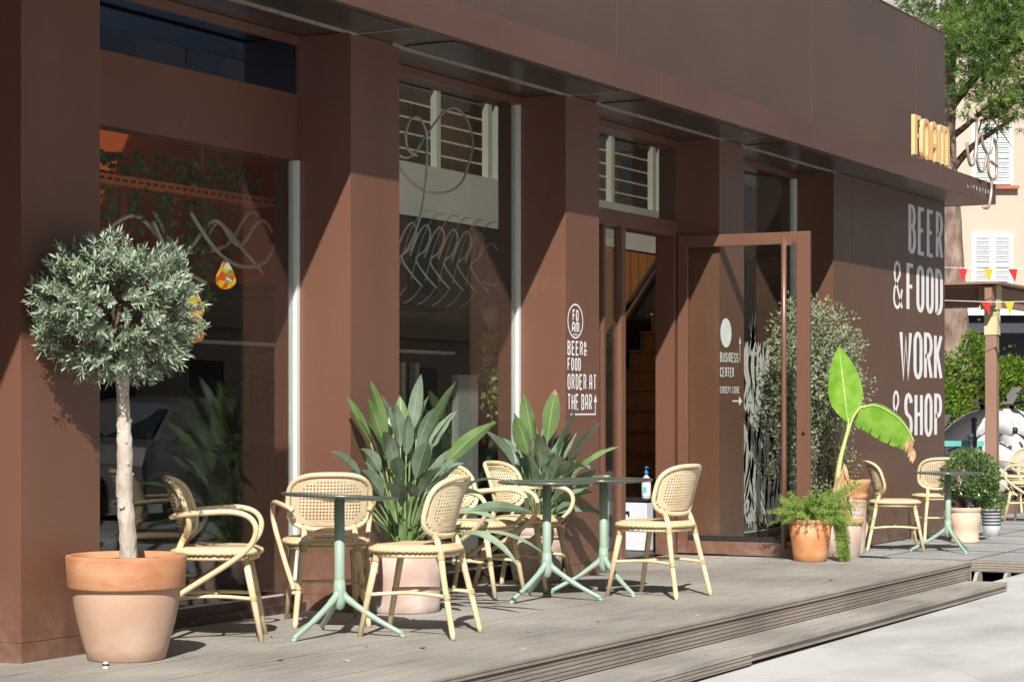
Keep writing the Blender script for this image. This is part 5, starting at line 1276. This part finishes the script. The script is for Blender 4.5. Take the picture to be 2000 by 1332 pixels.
# ---------------------------------------------------------------- across the street (seen only as reflections) and behind the view
op = thing('ochre_townhouse', 'ochre town house across the street mirrored in the cafe windows', 'house', (4, -13, -.4))
mb = MB(); mb.box(0, 75, -8, 0, 0, 13); mb.build('wall', 'render_opp', op)
k = 0
for x in range(2, 74, 3):
    for z in (.4, 4.4, 7.8):
        f = MB(); f.box(x - .08, x + 1.28, .001, .05, z - .08, z + 2.3); fr = f.build('window', 'render_opp', op)
        f = MB(); f.box(x, x + 1.2, .051, .06, z, z + 2.2); f.build('pane', 'carglass', fr)
mb = MB(); mb.box(-.2, 75.2, 0, .3, 3.3, 3.4); mb.box(-.3, 75.3, -8, .6, 13, 13.3); mb.build('cornice', 'render_opp', op)
oh = thing('grey_townhouse', 'plain grey town house added unseen behind the viewpoint to block the low sky', 'house', (-34, -22, -.6))  # out of view, added to keep low sky light off the piers
mb = MB(); mb.box(-10, 0, 0, 44, 0, 16); mb.build('wall', 'render_opp', oh)
for y in range(2, 42, 4):
    for z in (1, 5, 9, 12.5):
        f = MB(); f.box(.001, .06, y, y + 1.3, z, z + 2.1); f.build('window', 'carglass', oh)
cr = thing('parked_car', 'silver hatchback parked in the street, mirrored in the first window', 'car', (21.5, -1.9, -.25), radians(4))
prof = [(-2.0, .35), (-2.05, .75), (-1.95, .98), (-1.75, 1.05), (-1.35, 1.46), (-.9, 1.53), (.2, 1.52), (.55, 1.42), (1.15, 1.02), (1.8, .9), (2.05, .72), (2.08, .35)]
mb = MB(); n = len(prof)
for s_, yw in ((0, -.78), (1, -.86), (2, .86), (3, .78)):
    pass
rows = []
for yw, ins in ((-.84, .0), (-.5, .03), (0, .045), (.5, .03), (.84, .0)):
    rows.append([(x * (1 + ins * .3), yw * (1 - max(0, z - .95) * .28), z + (ins if z > .5 else 0)) for x, z in prof])
vs = [p for r_ in rows for p in r_]; fs = [(i * n + k, i * n + k + 1, (i + 1) * n + k + 1, (i + 1) * n + k) for i in range(4) for k in range(n - 1)]
fs += [tuple(range(n)), tuple(4 * n + k for k in range(n))[::-1], tuple(i * n for i in range(5)), tuple(i * n + n - 1 for i in range(5))[::-1]]
mb.add(vs, fs, 0, False); bevel(mb.build('body', 'car', cr), .05, 3)
mb = MB()
for sg in (-1, 1):
    y1, y2 = sg * .835, sg * .715
    mb.add([(-1.5, y1, 1.02), (.95, y1, 1.02), (.35, y2, 1.41), (-1.2, y2, 1.42)], [(0, 1, 2, 3)])
mb.add([(.60, -.66, 1.43), (.60, .66, 1.43), (1.14, .74, 1.08), (1.14, -.74, 1.08)], [(0, 1, 2, 3)]); mb.add([(-1.42, -.66, 1.42), (-1.42, .66, 1.42), (-1.78, .72, 1.09), (-1.78, -.72, 1.09)], [(0, 1, 2, 3)])
mb.build('windows', 'carglass', cr)
for x in (-1.25, 1.3):
    for sg in (-1, 1):
        mb = MB(); mb.tube([(x, sg * .70, .31), (x, sg * .87, .31)], .31, 24); w_ = mb.build('wheel', 'rubber', cr)
        mb = MB(); mb.tube([(x, sg * .85, .31), (x, sg * .878, .31)], .2, 18); mb.build('rim', 'alu', w_)
